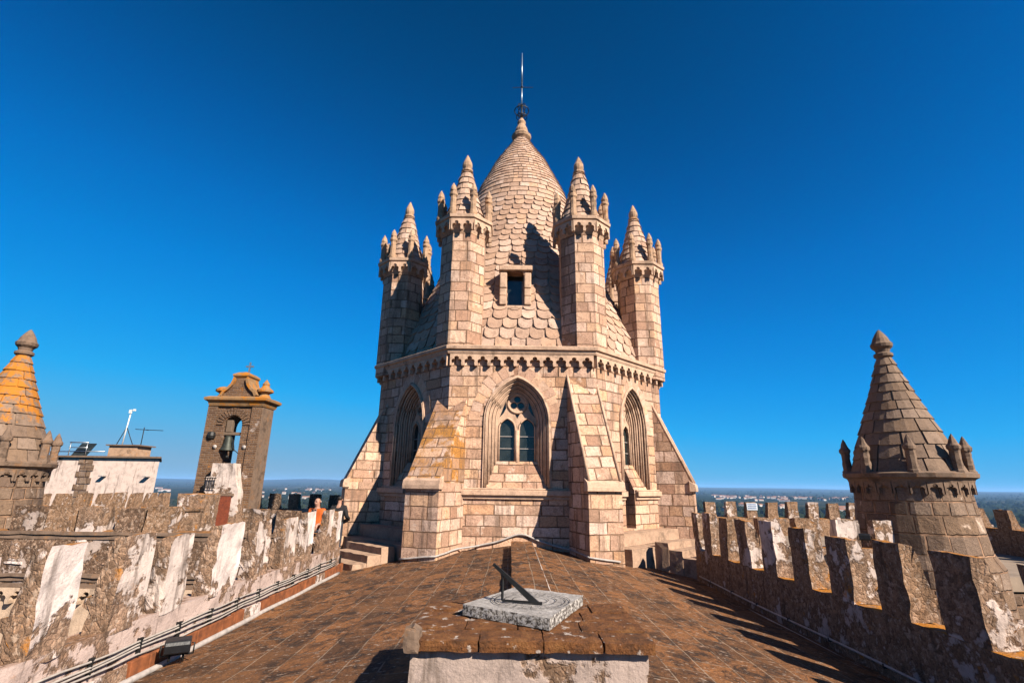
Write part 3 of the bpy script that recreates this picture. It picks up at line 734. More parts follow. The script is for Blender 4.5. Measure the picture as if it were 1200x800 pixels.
def window(i):
    fr, hl = face_frame(i); o, A, B, N = fr; o = o + A*WO[i]; A = A*WS[i]; fr = (o, A, B, N)
    def ring(r_out, r_in, d0, d1):
        ho, hi = r_out-OC, r_in-OC
        a_ = arch(ho, ZS, r_out, OC, -.06); b_ = arch(hi, ZS, r_in, OC, -.06)
        return MB().prism(a_ + list(reversed(b_)), fr, d0, d1)
    wf = MB()
    for r_o, r_i, d in ((ORAD+.065, ORAD-.002, .04), (ORAD-.002, ORAD-.075, -.07), (ORAD-.075, ORAD-.15, -.17), (ORAD-.15, ORAD-.22, -.27)):
        m = ring(r_o, r_i, -.48 if d < 0 else -.03, d); wf.add(m.v, m.f)
        rp = [o + A*x + B*z + N*(d-.005) for x, z in arch(r_i-OC+.018, ZS, r_i+.018, OC, -.05)]
        wf.tube(rp, .026, 6)
        rp = [o + A*x + B*z + N*(d-.05) for x, z in arch(r_i-OC-.012, ZS, r_i-.012, OC, -.05)]
        wf.tube(rp, .022, 6)
    win = obj('window', wf, m_trim, tower)
    # tracery
    hi = ORAD-.23-OC
    outer = arch(hi, ZS, ORAD-.23, OC, .3)
    def circ(cx, cz, r, n=16): return [(cx + r*math.cos(2*math.pi*k/n), cz + r*math.sin(2*math.pi*k/n)) for k in range(n)]
    def lancet(cx):
        h_, zs_ = .172, 1.28; c_ = .10; r_ = h_ + c_
        return [(cx + x, z) for x, z in arch(h_, zs_, r_, c_, .53, 6)]
    holes = [lancet(-.235), lancet(.235)] + [circ(.098*math.cos(R(90+120*k)), 1.885 + .098*math.sin(R(90+120*k)), .082, 12) for k in range(3)]
    holes += [[(-.43,1.54), (-.33,1.64), (-.265,1.77), (-.28,1.94)], [(.43,1.54), (.28,1.94), (.265,1.77), (.33,1.64)]]
    holes += [[(0,1.52), (.06,1.63), (-.06,1.63)]]
    tr = MB().plate([outer] + holes, fr, -.44, -.34)
    tr.tube([o + A*x + B*z + N*(-.34) for x, z in circ(0, 1.885, .225, 24) + [circ(0, 1.885, .225, 24)[0]]], .034, 6)
    for cx in (-.235, .235): tr.tube([o + A*x + B*z + N*(-.34) for x, z in [(cx + (x-cx)*1.12, z) for x, z in lancet(cx)]], .024, 6)
    tr.tube([o + A*0 + B*.3 + N*-.33, o + A*0 + B*1.25 + N*-.33], .05, 8)
    obj('tracery', tr, m_trim, win)
    gl = MB().prism(arch(hi+.02, ZS, ORAD-.21, OC, .3), fr, -.425, -.41); obj('pane', gl, m_glass, win)
    for cx in (-.235, .235):
        for z in (.82, 1.1): obj('glazing_bar', MB().prism([(cx-.17, z), (cx+.17, z), (cx+.17, z+.014), (cx-.17, z+.014)], fr, -.405, -.385), m_lead, win)
    sl_ = MB()       # steep weathered sill, cut away where the door stands under it
    w_ = OHW - .004; P = lambda a, z, d: o + A*a + B*z + N*d
    x0, x1 = (-.095, w_) if i == 0 else (-w_, .095) if i == 6 else (-w_, w_)
    u0, u1 = max(x0, -w_+.22), min(x1, w_-.22)
    sl_.add([P(x0,-.1,-.001), P(x1,-.1,-.001), P(u1,.53,-.30), P(u0,.53,-.30), P(x0,-.1,-.48), P(x1,-.1,-.48), P(u1,.53,-.48), P(u0,.53,-.48)],
            [(0,1,2,3), (3,2,6,7), (1,5,6,2), (4,0,3,7), (0,4,5,1), (5,4,7,6)])
    if i != 7:
        xa, xb = (-w_, -.625) if i == 0 else (.625, w_)
        sl_.add([P(xa,-.1,-.001), P(xb,-.1,-.001), P(xb,.3,-.3), P(xa,.3,-.3), P(xa,-.1,-.48), P(xb,-.1,-.48), P(xb,.3,-.48), P(xa,.3,-.48)], [(0,1,2,3), (3,2,6,7), (1,5,6,2), (4,0,3,7), (0,4,5,1), (5,4,7,6)])
    obj('sill', sl_, m_ash, win)
for i in (7, 0, 6): window(i)
m_vous = tile_mat('voussoir_stone', PINK)
def voussoirs(i):
    fr, hl = face_frame(i); o, A, B, N = fr; m = MB(); rg = random.Random(i)
    for sx in (-1, 1):
        o = o + A*WO[i]; A = A*WS[i]; fr = (o, A, B, N); ae = math.acos(OC/(ORAD+.25)); a = 0.; step = ae/8
        while a < ae - .01:
            a2 = min(a + step*rg.uniform(.9, 1.1), ae); r0, r1 = ORAD+.069, ORAD+.32 + rg.uniform(-.03, .05)
            P_ = [(sx*(-r*math.cos(t) + OC), ZS + r*math.sin(t)) for r, t in ((r0, a+.004), (r1, a+.004), (r1, a2-.004), (r0, a2-.004))]
            P_ = [(min(x, -.004) if sx > 0 else max(x, .004), z) for x, z in P_]
            m.prism(P_, fr, .0, .004 + rg.uniform(0, .008), uv=(rg.random(), rg.random())); a = a2
    obj('voussoirs', m, m_vous, tower)
for i in (7, 0, 6): voussoirs(i)
# doors in the oblique faces
for i, a0, a1, z1 in ((0, -.62*.8+.08, -.10*.8+.08, .53), (6, .10*.85, .62*.85, .53)):
    fr, hl = face_frame(i)
    d = obj('door', MB().prism([(a0-.02, -.95), (a1+.02, -.95), (a1+.02, z1+.02), (a0-.02, z1+.02)], fr, -.42, -.38), m_glass if i == 0 else m_darkgap, tower)
    obj('frame', MB().prism([(a0, z1-.07), (a1, z1-.07), (a1, z1), (a0, z1)], fr, -.4, -.33).prism([(a0, -.95), (a0+.05, -.95), (a0+.05, z1-.07), (a0, z1-.07)], fr, -.4, -.33), m_wood, d)
# string course under the windows
for i in (7, 0, 6):
    fr, hl = face_frame(i)
    m = MB()
    for a0, a1 in ([(-hl, hl)] if i == 7 else [(-hl, -.44), (.02, hl)] if i == 0 else [(-hl, .07), (.55, hl)]):
        for za, zb, d in ((-.30, -.22, .05), (-.22, -.10, .11), (-.10, -.062, .06)):
            m.prism([(a0, za), (a1, za), (a1, zb), (a0, zb)], fr, .001, d)
    obj('string_course', m, m_trim, tower, bevel=.015)
# corbel frieze and cornice
m = MB()
for i in range(8):
    n = 11 if i % 2 else 10
    frieze(m, CP[i], CP[(i+1) % 8], 2.70, 2.985, n, .12, NRM[i])
obj('corbel_frieze', m, m_trim, tower)
cor = [(-.3, 2.986), (.13, 2.986), (.15, 3.03), (.15, 3.07), (.20, 3.09), (.21, 3.16), (.17, 3.185), (-.3, 3.22)]
obj('cornice', MB().sweep(CP, OFF, cor), m_trim, tower)
# buttresses
def buttress(idx, ztop, zstr, prot, wd, mat, zb=-2.2, shift=0, turn=0):
    c = CP[idx]; d2 = OFF[idx].normalized(); d2 = Vector((d2.x*math.cos(turn) - d2.y*math.sin(turn), d2.x*math.sin(turn) + d2.y*math.cos(turn))); c = c + Vector((shift, 0)); d = Vector((d2.x, d2.y, 0)); A = Vector((-d.y, d.x, 0)); base = Vector((c.x, c.y, 0))
    prof = [(-.4, zb), (prot, zb), (prot, zstr-.12), (prot, zstr-.001), (-.4, zstr-.001)]
    fr = (base - A*wd/2, d, Vector((0,0,1)), A)
    b_ = obj('buttress', MB().prism(prof, fr, 0, wd), m_ash_s, tower)
    gr_ = (ztop - zstr - .06)/prot
    sl2 = [(-.4, zstr), (prot, zstr), (prot, zstr+.06), (-.36, ztop + .36*gr_), (-.4, ztop + .36*gr_)]
    obj('weathering', MB().prism(sl2, (base - A*(wd/2+.0), d, Vector((0,0,1)), A), .0, wd), mat, b_)
    cap = MB().prism([(prot-.1, zstr-.13), (prot+.07, zstr-.13), (prot+.07, zstr-.05), (prot+.05, zstr+.05), (prot-.1, zstr+.14)], (base - A*(wd/2+.05), d, Vector((0,0,1)), A), 0, wd+.1)
    obj('drip_moulding', cap, m_trim, b_, bevel=.012)
    cop = MB().tube([base - A*(wd/2-.02) + d*prot + Vector((0,0,zstr+.08)), base - A*(wd/2-.02) + d*(-.17) + Vector((0,0,ztop+.02+.17*gr_))], .035, 6)
    cop.tube([base + A*(wd/2-.02) + d*prot + Vector((0,0,zstr+.08)), base + A*(wd/2-.02) + d*(-.17) + Vector((0,0,ztop+.02+.17*gr_))], .035, 6)
    if mat is m_ash_s: obj('coping', cop, m_trim, b_)
buttress(0, 2.22, .03, .92, .76, m_ash_s, shift=-.24, turn=R(-6))
buttress(7, 1.66, .03, .92, .80, m_ash_l)
buttress(1, 1.72, .03, .72, .84, m_ash_s); buttress(6, 1.72, .03, .72, .84, m_ash)
for i in (2, 5, 3, 4): buttress(i, 1.72, .03, .72, .84, m_ash_s)
# stepped plinths below the oblique faces
for i in (0, 6):
    fr, hl = face_frame(i); m = MB()
    m.prism([(-hl+.1, -2.2), (hl-.1, -2.2), (hl-.1, -1.25), (-hl+.1, -1.25)], fr, .002, .75)
    m.prism([(-hl+.1, -1.25), (hl-.1, -1.25), (hl-.1, -.98), (-hl+.1, -.98)], fr, .002, .42)
    obj('plinth', m.rough(.3, .012, 4, i), m_step, tower)
# dome
DP = [(3.16,3.72), (4.0,3.58), (5.2,3.02), (6.67,2.42), (8.2,1.98), (9.65,1.50), (10.9,.93), (11.6,.5), (12.1,.2)]
df = rad(DP)
def octk(z): return max(0, min(1, (7.2 - z)/3.5))
dm = MB()
scales(dm, df, 3.2, 12.08, lambda z: (.27 if z < 5.6 else .24) if z < 6.7 else .2 if z < 9.3 else .14, lambda z: .37 if z < 6.7 else .30 if z < 9.3 else .15, .026, 8.6, seed=2, octa=octk)
core = []
for z, r in DP: core.append((z, r-.03))
vs = []; fs = []; na = 48
zz = [3.16 + i*(12.1-3.16)/30 for i in range(31)]
for z in zz:
    for i in range(na):
        a = 2*math.pi*i/na; q = ((a + math.pi/8) % (math.pi/4)) - math.pi/8; k_ = octk(z); r = (df(z)-.025)*((1-k_) + k_/math.cos(q)); vs.append((r*math.cos(a), r*math.sin(a), z))
for j in range(30):
    for i in range(na): fs.append((j*na+i, j*na+(i+1)%na, (j+1)*na+(i+1)%na, (j+1)*na+i))
dm.add(vs, fs, uv=(.2,.2))
dm.xf(Matrix.Translation((CX, CY, 0)))
def in_dormer(p, mx, mz): return abs(p.x - .07) < mx and 4.44 - mz < p.z < 5.44 + mz and p.y < CY - 1
dm_keep = [i for i, f in enumerate(dm.f) if not in_dormer(sum((dm.v[k] for k in f), Vector((0,0,0)))/len(f), .27, .05)]
dm.uv = {j: dm.uv[i] for j, i in enumerate(dm_keep) if i in dm.uv}; dm.f = [dm.f[i] for i in dm_keep]
dome = obj('dome', dm, m_scale, tower)
fin = [(.2, 11.95), (.34, 12.1), (.36, 12.2), (.30, 12.28), (.22, 12.34), (.24, 12.44), (.20, 12.55), (.13, 12.7), (.16, 12.8), (.10, 12.9), (.05, 13.0)]
obj('finial', MB().lathe(fin, 14, (CX, CY)), m_trim_d, dome)
ir = MB().tube([(CX, CY, 12.9), (CX, CY, 13.6)], .035)
for k_ in range(6):
    a = k_*math.pi/3; ir.tube([(CX + .26*math.sin(t)*math.cos(a), CY + .26*math.sin(t)*math.sin(a), 13.33 - .26*math.cos(t)) for t in [math.pi*q/8 for q in range(9)]], .016, 5)
ir.tube([(CX + .27*math.cos(t), CY + .27*math.sin(t), 13.33) for t in [2*math.pi*q/16 for q in range(17)]], .018, 5)
ir.tube([(CX + .2*math.cos(t), CY + .2*math.sin(t), 13.06) for t in [2*math.pi*q/16 for q in range(17)]], .016, 5)
vn = obj('iron_orb', ir, m_iron, dome)
obj('lightning_rod', MB().tube([(CX, CY, 13.5), (CX, CY, 14.6)], .022).tube([(CX, CY, 14.6), (CX, CY, 16.0)], [.03, .012]), m_steel, dome)
obj('weather_vane', MB().tube([(CX-.36, CY, 14.38), (CX+.42, CY, 14.40)], .012, 5).tube([(CX, CY-.2, 14.4), (CX, CY+.2, 14.4)], .012, 5).ball((CX, CY, 14.4), .05), m_iron, vn)
# dormer
DX, DY, Z0, Z1 = .07, 12.12, 4.46, 5.42
fr = (Vector((DX, DY, 0)), Vector((1,0,0)), Vector((0,0,1)), Vector((0,-1,0)))
dmo = obj('dormer_window', MB().plate([[(-.40, Z0-.14), (.40, Z0-.14), (.40, Z1+.16), (-.40, Z1+.16)], [(-.22, Z0), (.22, Z0), (.22, Z1), (-.22, Z1)]], fr, -1.1, -.10).rough(.2, .008, 5), m_ash_s, dome)
for sx in (-1, 1):
    for z0_, z1_, ex in ((Z0-.02, Z0+.22, .14), (Z0+.24, Z0+.45, .03), (Z0+.47, Z0+.9, .0)):
        obj('jamb_corbel', MB().box(DX+sx*.32-.09, DX+sx*.32+.09, DY-ex*.5, DY+.098, z0_, z1_), m_trim, dome, bevel=.025)
obj('dormer_lintel', MB().box(DX-.44, DX+.44, DY+.02, DY+.3, Z1+.02, Z1+.16), m_trim, dome, bevel=.02)
obj('dormer_sill', MB().box(DX-.36, DX+.36, DY-.02, DY+.097, Z0-.12, Z0-.022), m_trim, dome, bevel=.02)
obj('dormer_pane', MB().box(DX-.23, DX+.23, DY+.42, DY+.44, Z0-.02, Z1+.02), m_glass, dome)
# turrets: one with its parts, then copies
def turret_parts(t):
    r8 = .60; a0 = math.pi/8
    cor_ = MB().lathe([(.58, 2.95), (.64, 3.08), (.74, 3.2), (.76, 3.32), (.80, 3.34), (.81, 3.42), (.72, 3.46)], 8, a0=a0)
    for k_ in range(8):
        an = k_*math.pi/4; n_ = Vector((math.cos(an), math.sin(an))); tt = Vector((-n_.y, n_.x)); ap = .70*math.cos(math.pi/8)
        p0 = n_*ap - tt*.275; p1 = n_*ap + tt*.275
        frieze(cor_, p0, p1, 3.0, 3.30, 2, .07, n_)
    obj('corbelled_crown', cor_, m_trim, t, loc=Vector((0,0,0)))
    cf = rad([(3.4,.60), (4.1,.38), (5.0,.17), (5.12,.12)])
    cm = scales(MB(), cf, 3.44, 5.1, lambda z: .2, lambda z: .27, .025, seed=4); cm.lathe([(cf(z)-.015, z) for z in (3.4,3.8,4.1,4.5,5.1)], 16, uv=(.3,.3))
    obj('cone_roof', cm, m_scale_o, t, loc=Vector((0,0,0)))
    obj('finial', MB().lathe([(.115,5.08), (.165,5.12), (.165,5.17), (.12,5.2), (.14,5.29), (.135,5.38), (.085,5.5), (.035,5.62), (.008,5.68)], 12).rough(.07, .007, 9), m_trim_d, t, loc=Vector((0,0,0)))
    pm_ = MB().lathe([(.105,0), (.105,.12), (.085,.14), (.085,.52), (.11,.56), (.11,.62), (.085,.65), (.10,.7), (.075,.8), (.03,.9), (.012,.93)], 8, a0=a0).rough(.07, .008, 9, 3)
    me_ = None
    for k_ in range(8):
        an = k_*math.pi/4 + math.pi/8; p = Vector((math.cos(an)*.68, math.sin(an)*.68, 3.44))
        if me_ is None:
            o = obj('pinnacle', pm_, m_trim_d, t, loc=Vector((0,0,0))); me_ = o.data
        else:
            o = bpy.data.objects.new('pinnacle', me_); COL.objects.link(o); o.parent = t
        o.location = p*K; o.rotation_euler = (0, 0, an)
sh = MB().lathe([(.60, 0), (.60, 3.0)], 8, a0=math.pi/8); sh.cyl = (0, 0, .6)
def turret_pos(i): return Vector((CP[i].x, CP[i].y, 3.15 if i in (0, 7) else 2.84)) - Vector((OFF[i].x, OFF[i].y, 0)).normalized()*.42
t0 = bpy.data.objects.new('turret', to_mesh('turret', sh, m_ash_s)); COL.objects.link(t0); t0.parent = tower
t0.location = (turret_pos(0) - Vector((CX, CY, -1.7)))*K
# parts are local to the turret: temporarily treat it as a root
t0.parent = None; WL[t0.name] = Vector((0,0,0)); turret_parts(t0); t0.parent = tower
for i in range(1, 8):
    c = copy_tree(t0, tower); c.location = (turret_pos(i) - Vector((CX, CY, -1.7)))*K; c.rotation_euler.z = i*math.pi/4
# lead flashing along the foot of the tower
fl = MB(); fpts = []
def base_line(x, y): return (x, y, roof_z(x) + .085 + .015*noise.noise(Vector((x*3, y*3, 0))))
b0 = Vector((OFF[7].x, OFF[7].y)).normalized(); b1 = Vector((OFF[0].x, OFF[0].y)).normalized(); b1 = Vector((b1.x*math.cos(R(-6)) - b1.y*math.sin(R(-6)), b1.x*math.sin(R(-6)) + b1.y*math.cos(R(-6)))); C0 = CP[0] + Vector((-.24, 0))
A7 = Vector((-b0.y, b0.x)); A0 = Vector((-b1.y, b1.x))
q7 = [CP[7] + b0*.94 - A7*.42, CP[7] + b0*.94 + A7*.42, CP[7] + b0*.0 + A7*.42 + Vector((0,-.04))]
q0 = [C0 + A0*-.40 + Vector((0,-.04)), C0 + b1*.94 - A0*.40, C0 + b1*.94 + A0*.40]
poly = q7 + [Vector((x, CP[7].y-.04)) for x in (-.6, -.1, XC-.3, XC, XC+.3, .9)] + q0
for a, c in zip(poly, poly[1:]):
    for t in range(6): p = a.lerp(c, t/6); fpts.append(Vector(base_line(p.x, p.y)) + Vector((0,0,.13*math.exp(-((p.x-XC)/.42)**2))))
fl.tube(fpts, .02, 6)
obj('flashing', fl, m_lead, tower)
pb = MB().prism([(-.5, -2.2), (.5, -2.2), (.5, -1.56), (-.5, -1.56)], (Vector((*(CP[7] + b0*1.0), 0)), Vector((A7.x, A7.y, 0)), Vector((0,0,1)), Vector((b0.x, b0.y, 0))), -.2, .06)
pb.prism([(-.5, -2.2), (.5, -2.2), (.5, -1.58), (-.5, -1.58)], (Vector((*(C0 + b1*1.0), 0)), Vector((A0.x, A0.y, 0)), Vector((0,0,1)), Vector((b1.x, b1.y, 0))), -.2, .06)
obj('brick_plinth', pb.rough(.2, .01, 5), m_cap, tower)

# steps
def steps(i, label, lat, wid, n0, treads, zt, flip=1):
    fr, hl = face_frame(i); o, A, B, N = fr
    root = o + A*lat + N*n0
    t = thing('stone_steps', (root.x, root.y, -1.75), label, 'steps')
    for k_ in range(treads):
        m = MB().prism([(lat-wid/2+.02*k_, -2.1), (lat+wid/2-.02*k_, -2.1), (lat+wid/2-.02*k_, zt-.14*k_), (lat-wid/2+.02*k_, zt-.14*k_)], fr, n0+.30*k_+.002, n0+.30*(k_+1))
        obj('step', m.rough(.2, .012, 5, k_+i), m_step, t)
    return t
steps(6, 'worn stone steps rising to the shaded door left of the tower buttress', .30, 1.5, .86, 4, -1.27)
steps(0, 'dark shaded stone steps at the foot of the tower on the right', .15, 1.3, .76, 4, -1.15)

# ------------------------------------------------------------------ conical stair towers
def stair_tower(c, label, cm, wm, r=1.2, z0=-3.6, dz=0, n_pin=8, rot=0, tip_tilt=0):
    t = thing('stair_tower', (c[0], c[1], z0), label, 'tower')
    sh = MB().lathe([(r*1.12, z0), (r*1.10, -1.5+dz), (r*.98, -1.2+dz), (r*.90, -.25+dz), (r*.88, .12+dz)], 20, c); sh.cyl = (c[0], c[1], r); obj('shaft', sh, wm, t)
    co = MB().lathe([(r*.86, .05+dz), (r*.92, .1+dz), (r*.96, .24+dz), (r*1.02, .28+dz), (r*1.03, .36+dz), (r*.95, .40+dz)], 24, c)
    for k_ in range(24):
        a = 2*math.pi*k_/24; n_ = Vector((math.cos(a), math.sin(a))); tt = Vector((-n_.y, n_.x)); h_ = r*.86*math.tan(math.pi/24)
        frieze(co, Vector(c) + n_*r*.86 - tt*h_, Vector(c) + n_*r*.86 + tt*h_, -.06+dz, .2+dz, 1, .09, n_)
    obj('corbel_cornice', co, m_trim_t, t)
    cf = rad([(.38+dz, r*.88), (1.2+dz, r*.66), (2.2+dz, r*.36), (3.0+dz, r*.135), (3.1+dz, r*.11)])
    m = scales(MB(), cf, .38+dz, 3.08+dz, lambda z: .29 if z < 1.5+dz else .22, lambda z: .42 if z < 1.5+dz else .3, .028, seed=int(c[1]*7)); m.lathe([(cf(.38+dz + 2.7*q/8)-.02, .38+dz + 2.7*q/8) for q in range(9)], 24, uv=(.4,.4))
    m.xf(Matrix.Translation((c[0], c[1], 0))) if False else None
    m2 = MB(); k0 = len(m.v) - 9*24
    m.v = [p + Vector((c[0], c[1], 0)) for p in m.v]
    obj('cone_roof', m, cm, t)
    fn = [(.15, 3.06), (.20, 3.1), (.2, 3.16), (.14, 3.2), (.16, 3.27), (.22, 3.33), (.235, 3.40), (.19, 3.46), (.16, 3.55), (.10, 3.66), (.04, 3.75), (.01, 3.78)]
    obj('finial', MB().lathe([(a, z+dz) for a, z in fn], 14, c), m_trim_t, t)
    for k_ in range(n_pin):
        a = rot + 2*math.pi*k_/n_pin; p = (c[0] + r*.92*math.cos(a), c[1] + r*.92*math.sin(a))
        pm_ = MB().lathe([(.13, .36+dz), (.13, .42+dz), (.105, .45+dz), (.10, .82+dz), (.13, .86+dz), (.13, .92+dz), (.09, .98+dz), (.05, 1.1+dz), (.015, 1.17+dz)], 8, p).rough(.09, .012, 8, k_)
        obj('pinnacle', pm_, m_trim_t, t)
    return t
stair_tower((8.98, 11.7), 'round stone stair tower with a steep conical stone roof, right of the big tower', m_tcone, m_ash_t, rot=.25)
stair_tower((-12.72, 12.7), 'round stone stair tower at the far left, its conical roof covered in orange lichen', m_tcone_l, m_ash_t, rot=.1)
# small floodlight between the right merlons
def floodlight(loc, label, s=1., rz=0, group=None):
    t = thing('floodlight', loc, label, 'floodlight', rz=rz); z = Vector((0,0,0))
    WL[t.name] = z
    bd = MB().prism([(-.16, .05), (.14, .0), (.17, .05), (.17, .2), (.10, .25), (-.15, .24), (-.18, .18)], (Vector((-.19, 0, 0))*s, Vector((0,1,0))*s, Vector((0,0,1))*s, Vector((1,0,0))), 0, .38*s)
    obj('housing', bd, m_black, t, bevel=.02*s)
    br = MB().tube([Vector(p)*s for p in ((-.24,0,.0), (-.24,0,.16), (-.20,0,.16))], .012*s).tube([Vector(p)*s for p in ((.24,0,.0), (.24,0,.16), (.20,0,.16))], .012*s).tube([Vector(p)*s for p in ((-.24,0,.0), (.24,0,.0))], .014*s).tube([Vector(p)*s for p in ((-.1,0,0), (-.1,0,-.09))], .02*s).tube([Vector(p)*s for p in ((.1,0,0), (.1,0,-.09))], .02*s)
    obj('bracket', br, m_iron, t)
    obj('lens', MB().box(-.16*s, .16*s, .155*s, .168*s, .06*s, .2*s), m_glass, t)
    return t
floodlight((-3.12, 5.36, roof_z(-3.1)+.085), 'black floodlight on a bracket lying at the left edge of the roof', .56, .5)
floodlight((7.05, 10.6, -.95), 'small dark lamp housing between the sunlit merlons left of the conical tower', .5, 2.6)

# ------------------------------------------------------------------ bell gable
BG = (-8.35, 15.2)
bgz = thing('bell_gable', (BG[0], BG[1], -1.7), 'thin brick bell gable with an arched opening and lichened cornice, left of the tower', 'bell gable')
fr = (Vector((BG[0], BG[1], 0)), Vector((1,0,0)), Vector((0,0,1)), Vector((0,-1,0)))
h_ = .74
op = [(-.27, .5)] + [(-.27, 1.62)] + [(.27*-math.cos(math.pi*i/8), 1.62 + .29*math.sin(math.pi*i/8)) for i in range(1, 8)] + [(.27, 1.62), (.27, .5)]
obj('wall', MB().plate([[(-h_, -1.75), (h_, -1.75), (h_, 2.2), (-h_, 2.2)], op], fr, -.72, 0), m_brick, bgz)
obj('pilaster', MB().prism([(-.81, -1.75), (-.52, -1.75), (-.52, 2.2), (-.81, 2.2)], fr, .002, .05).prism([(.52, -1.75), (.81, -1.75), (.81, 2.2), (.52, 2.2)], fr, .002, .05), m_brick, bgz)
sdm = MB().box(BG[0]+h_+.002, BG[0]+h_+.08, BG[1], BG[1]+.72, -1.75, 2.2); obj('side_render', sdm, m_trim_t, bgz)
vo = MB()
for i in range(15):
    a = math.pi*(i+.5)/15
    c_ = Vector((math.cos(a), math.sin(a))); p = [(.30*c_.x - .022*c_.y, 1.62 + .31*c_.y + .022*c_.x), (.50*c_.x - .034*c_.y, 1.62 + .52*c_.y + .034*c_.x), (.50*c_.x + .034*c_.y, 1.62 + .52*c_.y - .034*c_.x), (.30*c_.x + .022*c_.y, 1.62 + .31*c_.y - .022*c_.x)]
    vo.prism(p, fr, .002, .03)
obj('arch_voussoirs', vo, m_brick, bgz)
rc = [Vector((BG[0]-h_-.02, BG[1]-.05)), Vector((BG[0]-h_-.02, BG[1]+.74)), Vector((BG[0]+h_+.08, BG[1]+.74)), Vector((BG[0]+h_+.08, BG[1]-.05))]
ofs = [Vector((-1,-1)), Vector((-1,1)), Vector((1,1)), Vector((1,-1))]
obj('cornice', MB().sweep(rc, ofs, [(-.3,2.19), (.02,2.19), (.05,2.26), (.05,2.3), (.14,2.36), (.15,2.43), (.05,2.48), (-.3,2.5)]), m_trim_y, bgz)
gp = [(-.52, 2.47), (-.50, 2.56), (-.42, 2.66), (-.30, 2.74), (-.2, 2.86), (-.15, 3.0), (-.14, 3.08), (.14, 3.08), (.15, 3.0), (.2, 2.86), (.30, 2.74), (.42, 2.66), (.50, 2.56), (.52, 2.47)]
obj('pediment', MB().prism(gp, fr, -.62, -.06), m_brick, bgz)
sc_ = [(x*1.07, z+.03) for x, z in gp]
cp_ = MB()
for (x0, z0_), (x1, z1_) in zip(gp[1:6], gp[2:7]): pass
lft = [(-.50,2.5), (-.44,2.62), (-.32,2.72), (-.22,2.84), (-.17,2.98), (-.16,3.06)]
for sg_ in (-1, 1):
    P1 = [(sg_*-x, z) for x, z in lft]; P2 = [(sg_*-(x-.06), z+.05) for x, z in reversed(lft)]
    cp_.prism(P1 + P2, fr, -.68, .02)
obj('scroll_coping', cp_, m_trim_y, bgz)
obj('top_cap', MB().sweep([Vector((BG[0]-.16, BG[1]+.1)), Vector((BG[0]-.16, BG[1]+.6)), Vector((BG[0]+.16, BG[1]+.6)), Vector((BG[0]+.16, BG[1]+.1))], ofs, [(-.16,3.07), (.04,3.07), (.1,3.14), (.1,3.19), (.0,3.26), (-.16,3.32)]), m_trim_y, bgz)
obj('cross', MB().box(BG[0]-.022, BG[0]+.022, BG[1]+.40, BG[1]+.44, 3.28, 3.66).box(BG[0]-.12, BG[0]-.023, BG[1]+.40, BG[1]+.44, 3.50, 3.55).box(BG[0]+.023, BG[0]+.12, BG[1]+.40, BG[1]+.44, 3.50, 3.55), m_steel, bgz)
for sx in (-1, 1):
    p = (BG[0] + sx*.64 + .03, BG[1]+.3); up = 0 if sx > 0 else -.12
    prof_ = [(.2,2.47), (.16,2.56), (.12,2.62), (.24,2.68), (.24,2.74), (.13,2.82), (.10,2.88), (.11,2.93), (.05,3.02), (.01,3.08)] if sx > 0 else [(.2,2.47), (.16,2.55), (.12,2.62), (.24,2.68), (.24,2.74), (.15,2.81), (.05,2.84)]
    obj('urn_finial', MB().lathe(prof_, 12, p), m_trim_y, bgz)
bz = (BG[0]-.13, BG[1]+.12)
bl = thing('bell', (bz[0], bz[1], 1.45), 'dark bronze bell with a wooden headstock hanging in the brick gable opening', 'bell')
obj('bell_body', MB().lathe([(.02,1.32), (.085,1.31), (.11,1.24), (.125,1.1), (.16,.98), (.205,.90), (.21,.88), (.17,.87), (.08,.93)], 20, bz, sm=True), m_bronze, bl)
obj('headstock', MB().box(bz[0]-.40, bz[0]+.40, bz[1]-.06, bz[1]+.06, 1.33, 1.42).box(bz[0]-.10, bz[0]+.08, bz[1]-.07, bz[1]+.07, 1.421, 1.78), m_wood, bl, bevel=.015)
obj('clapper', MB().tube([(bz[0], bz[1], 1.0), (bz[0]+.03, bz[1], .72)], .015).ball((bz[0]+.03, bz[1], .70), .045), m_iron, bl)
obj('lever', MB().tube([(bz[0]+.2, bz[1]-.1, 1.2), (bz[0]+.28, bz[1]-.12, .9), (bz[0]+.42, bz[1]-.14, .8)], .014), m_iron, bl)
obj('counterweight', MB().lathe([(.03,1.2), (.1,1.22), (.12,1.30), (.1,1.4), (.03,1.42)], 10, (bz[0]-.44, bz[1]-.16)), m_iron, bl)
for x in (-.43, .44): obj('fixing_plate', MB().tube([(BG[0]+x, BG[1]-.03, .98), (BG[0]+x, BG[1]+.0, .98)], .06, 10), m_lead, bgz)
# rendered hut in front of it with the red brown door
ht = thing('stair_hut', (-8.2, 15.0, -1.7), 'narrow stepped lean-to of peeling white render with a red brown door, below the bell gable', 'lean-to')
fh = (Vector((-8.2, 14.85, 0)), Vector((1,0,0)), Vector((0,0,1)), Vector((0,-1,0)))
obj('wall', MB().prism([(-.42, -1.75), (.62, -1.75), (.5, -.3), (.36, .16), (.30, .5), (-.36, .5), (-.36, .14), (-.48, .12), (-.48, -.3), (-.42, -.32)], fh, -.3, 0).rough(.2, .014, 4), m_par_w, ht)
obj('door', MB().box(-8.22, -7.86, 14.79, 14.84, -1.7, -.40), m_door, ht)
obj('lintel', MB().box(-8.28, -7.80, 14.78, 14.84, -.395, -.33), m_trim_t, ht)
gq = MB()
for k_ in range(5): gq.tube([(-8.66 + k_*.07, 14.78, -.2), (-8.66 + k_*.07, 14.78, .1)], .012, 5)
for z in (-.18, .08): gq.tube([(-8.68, 14.78, z), (-8.34, 14.78, z)], .012, 5)
obj('grille', gq, m_iron, ht)
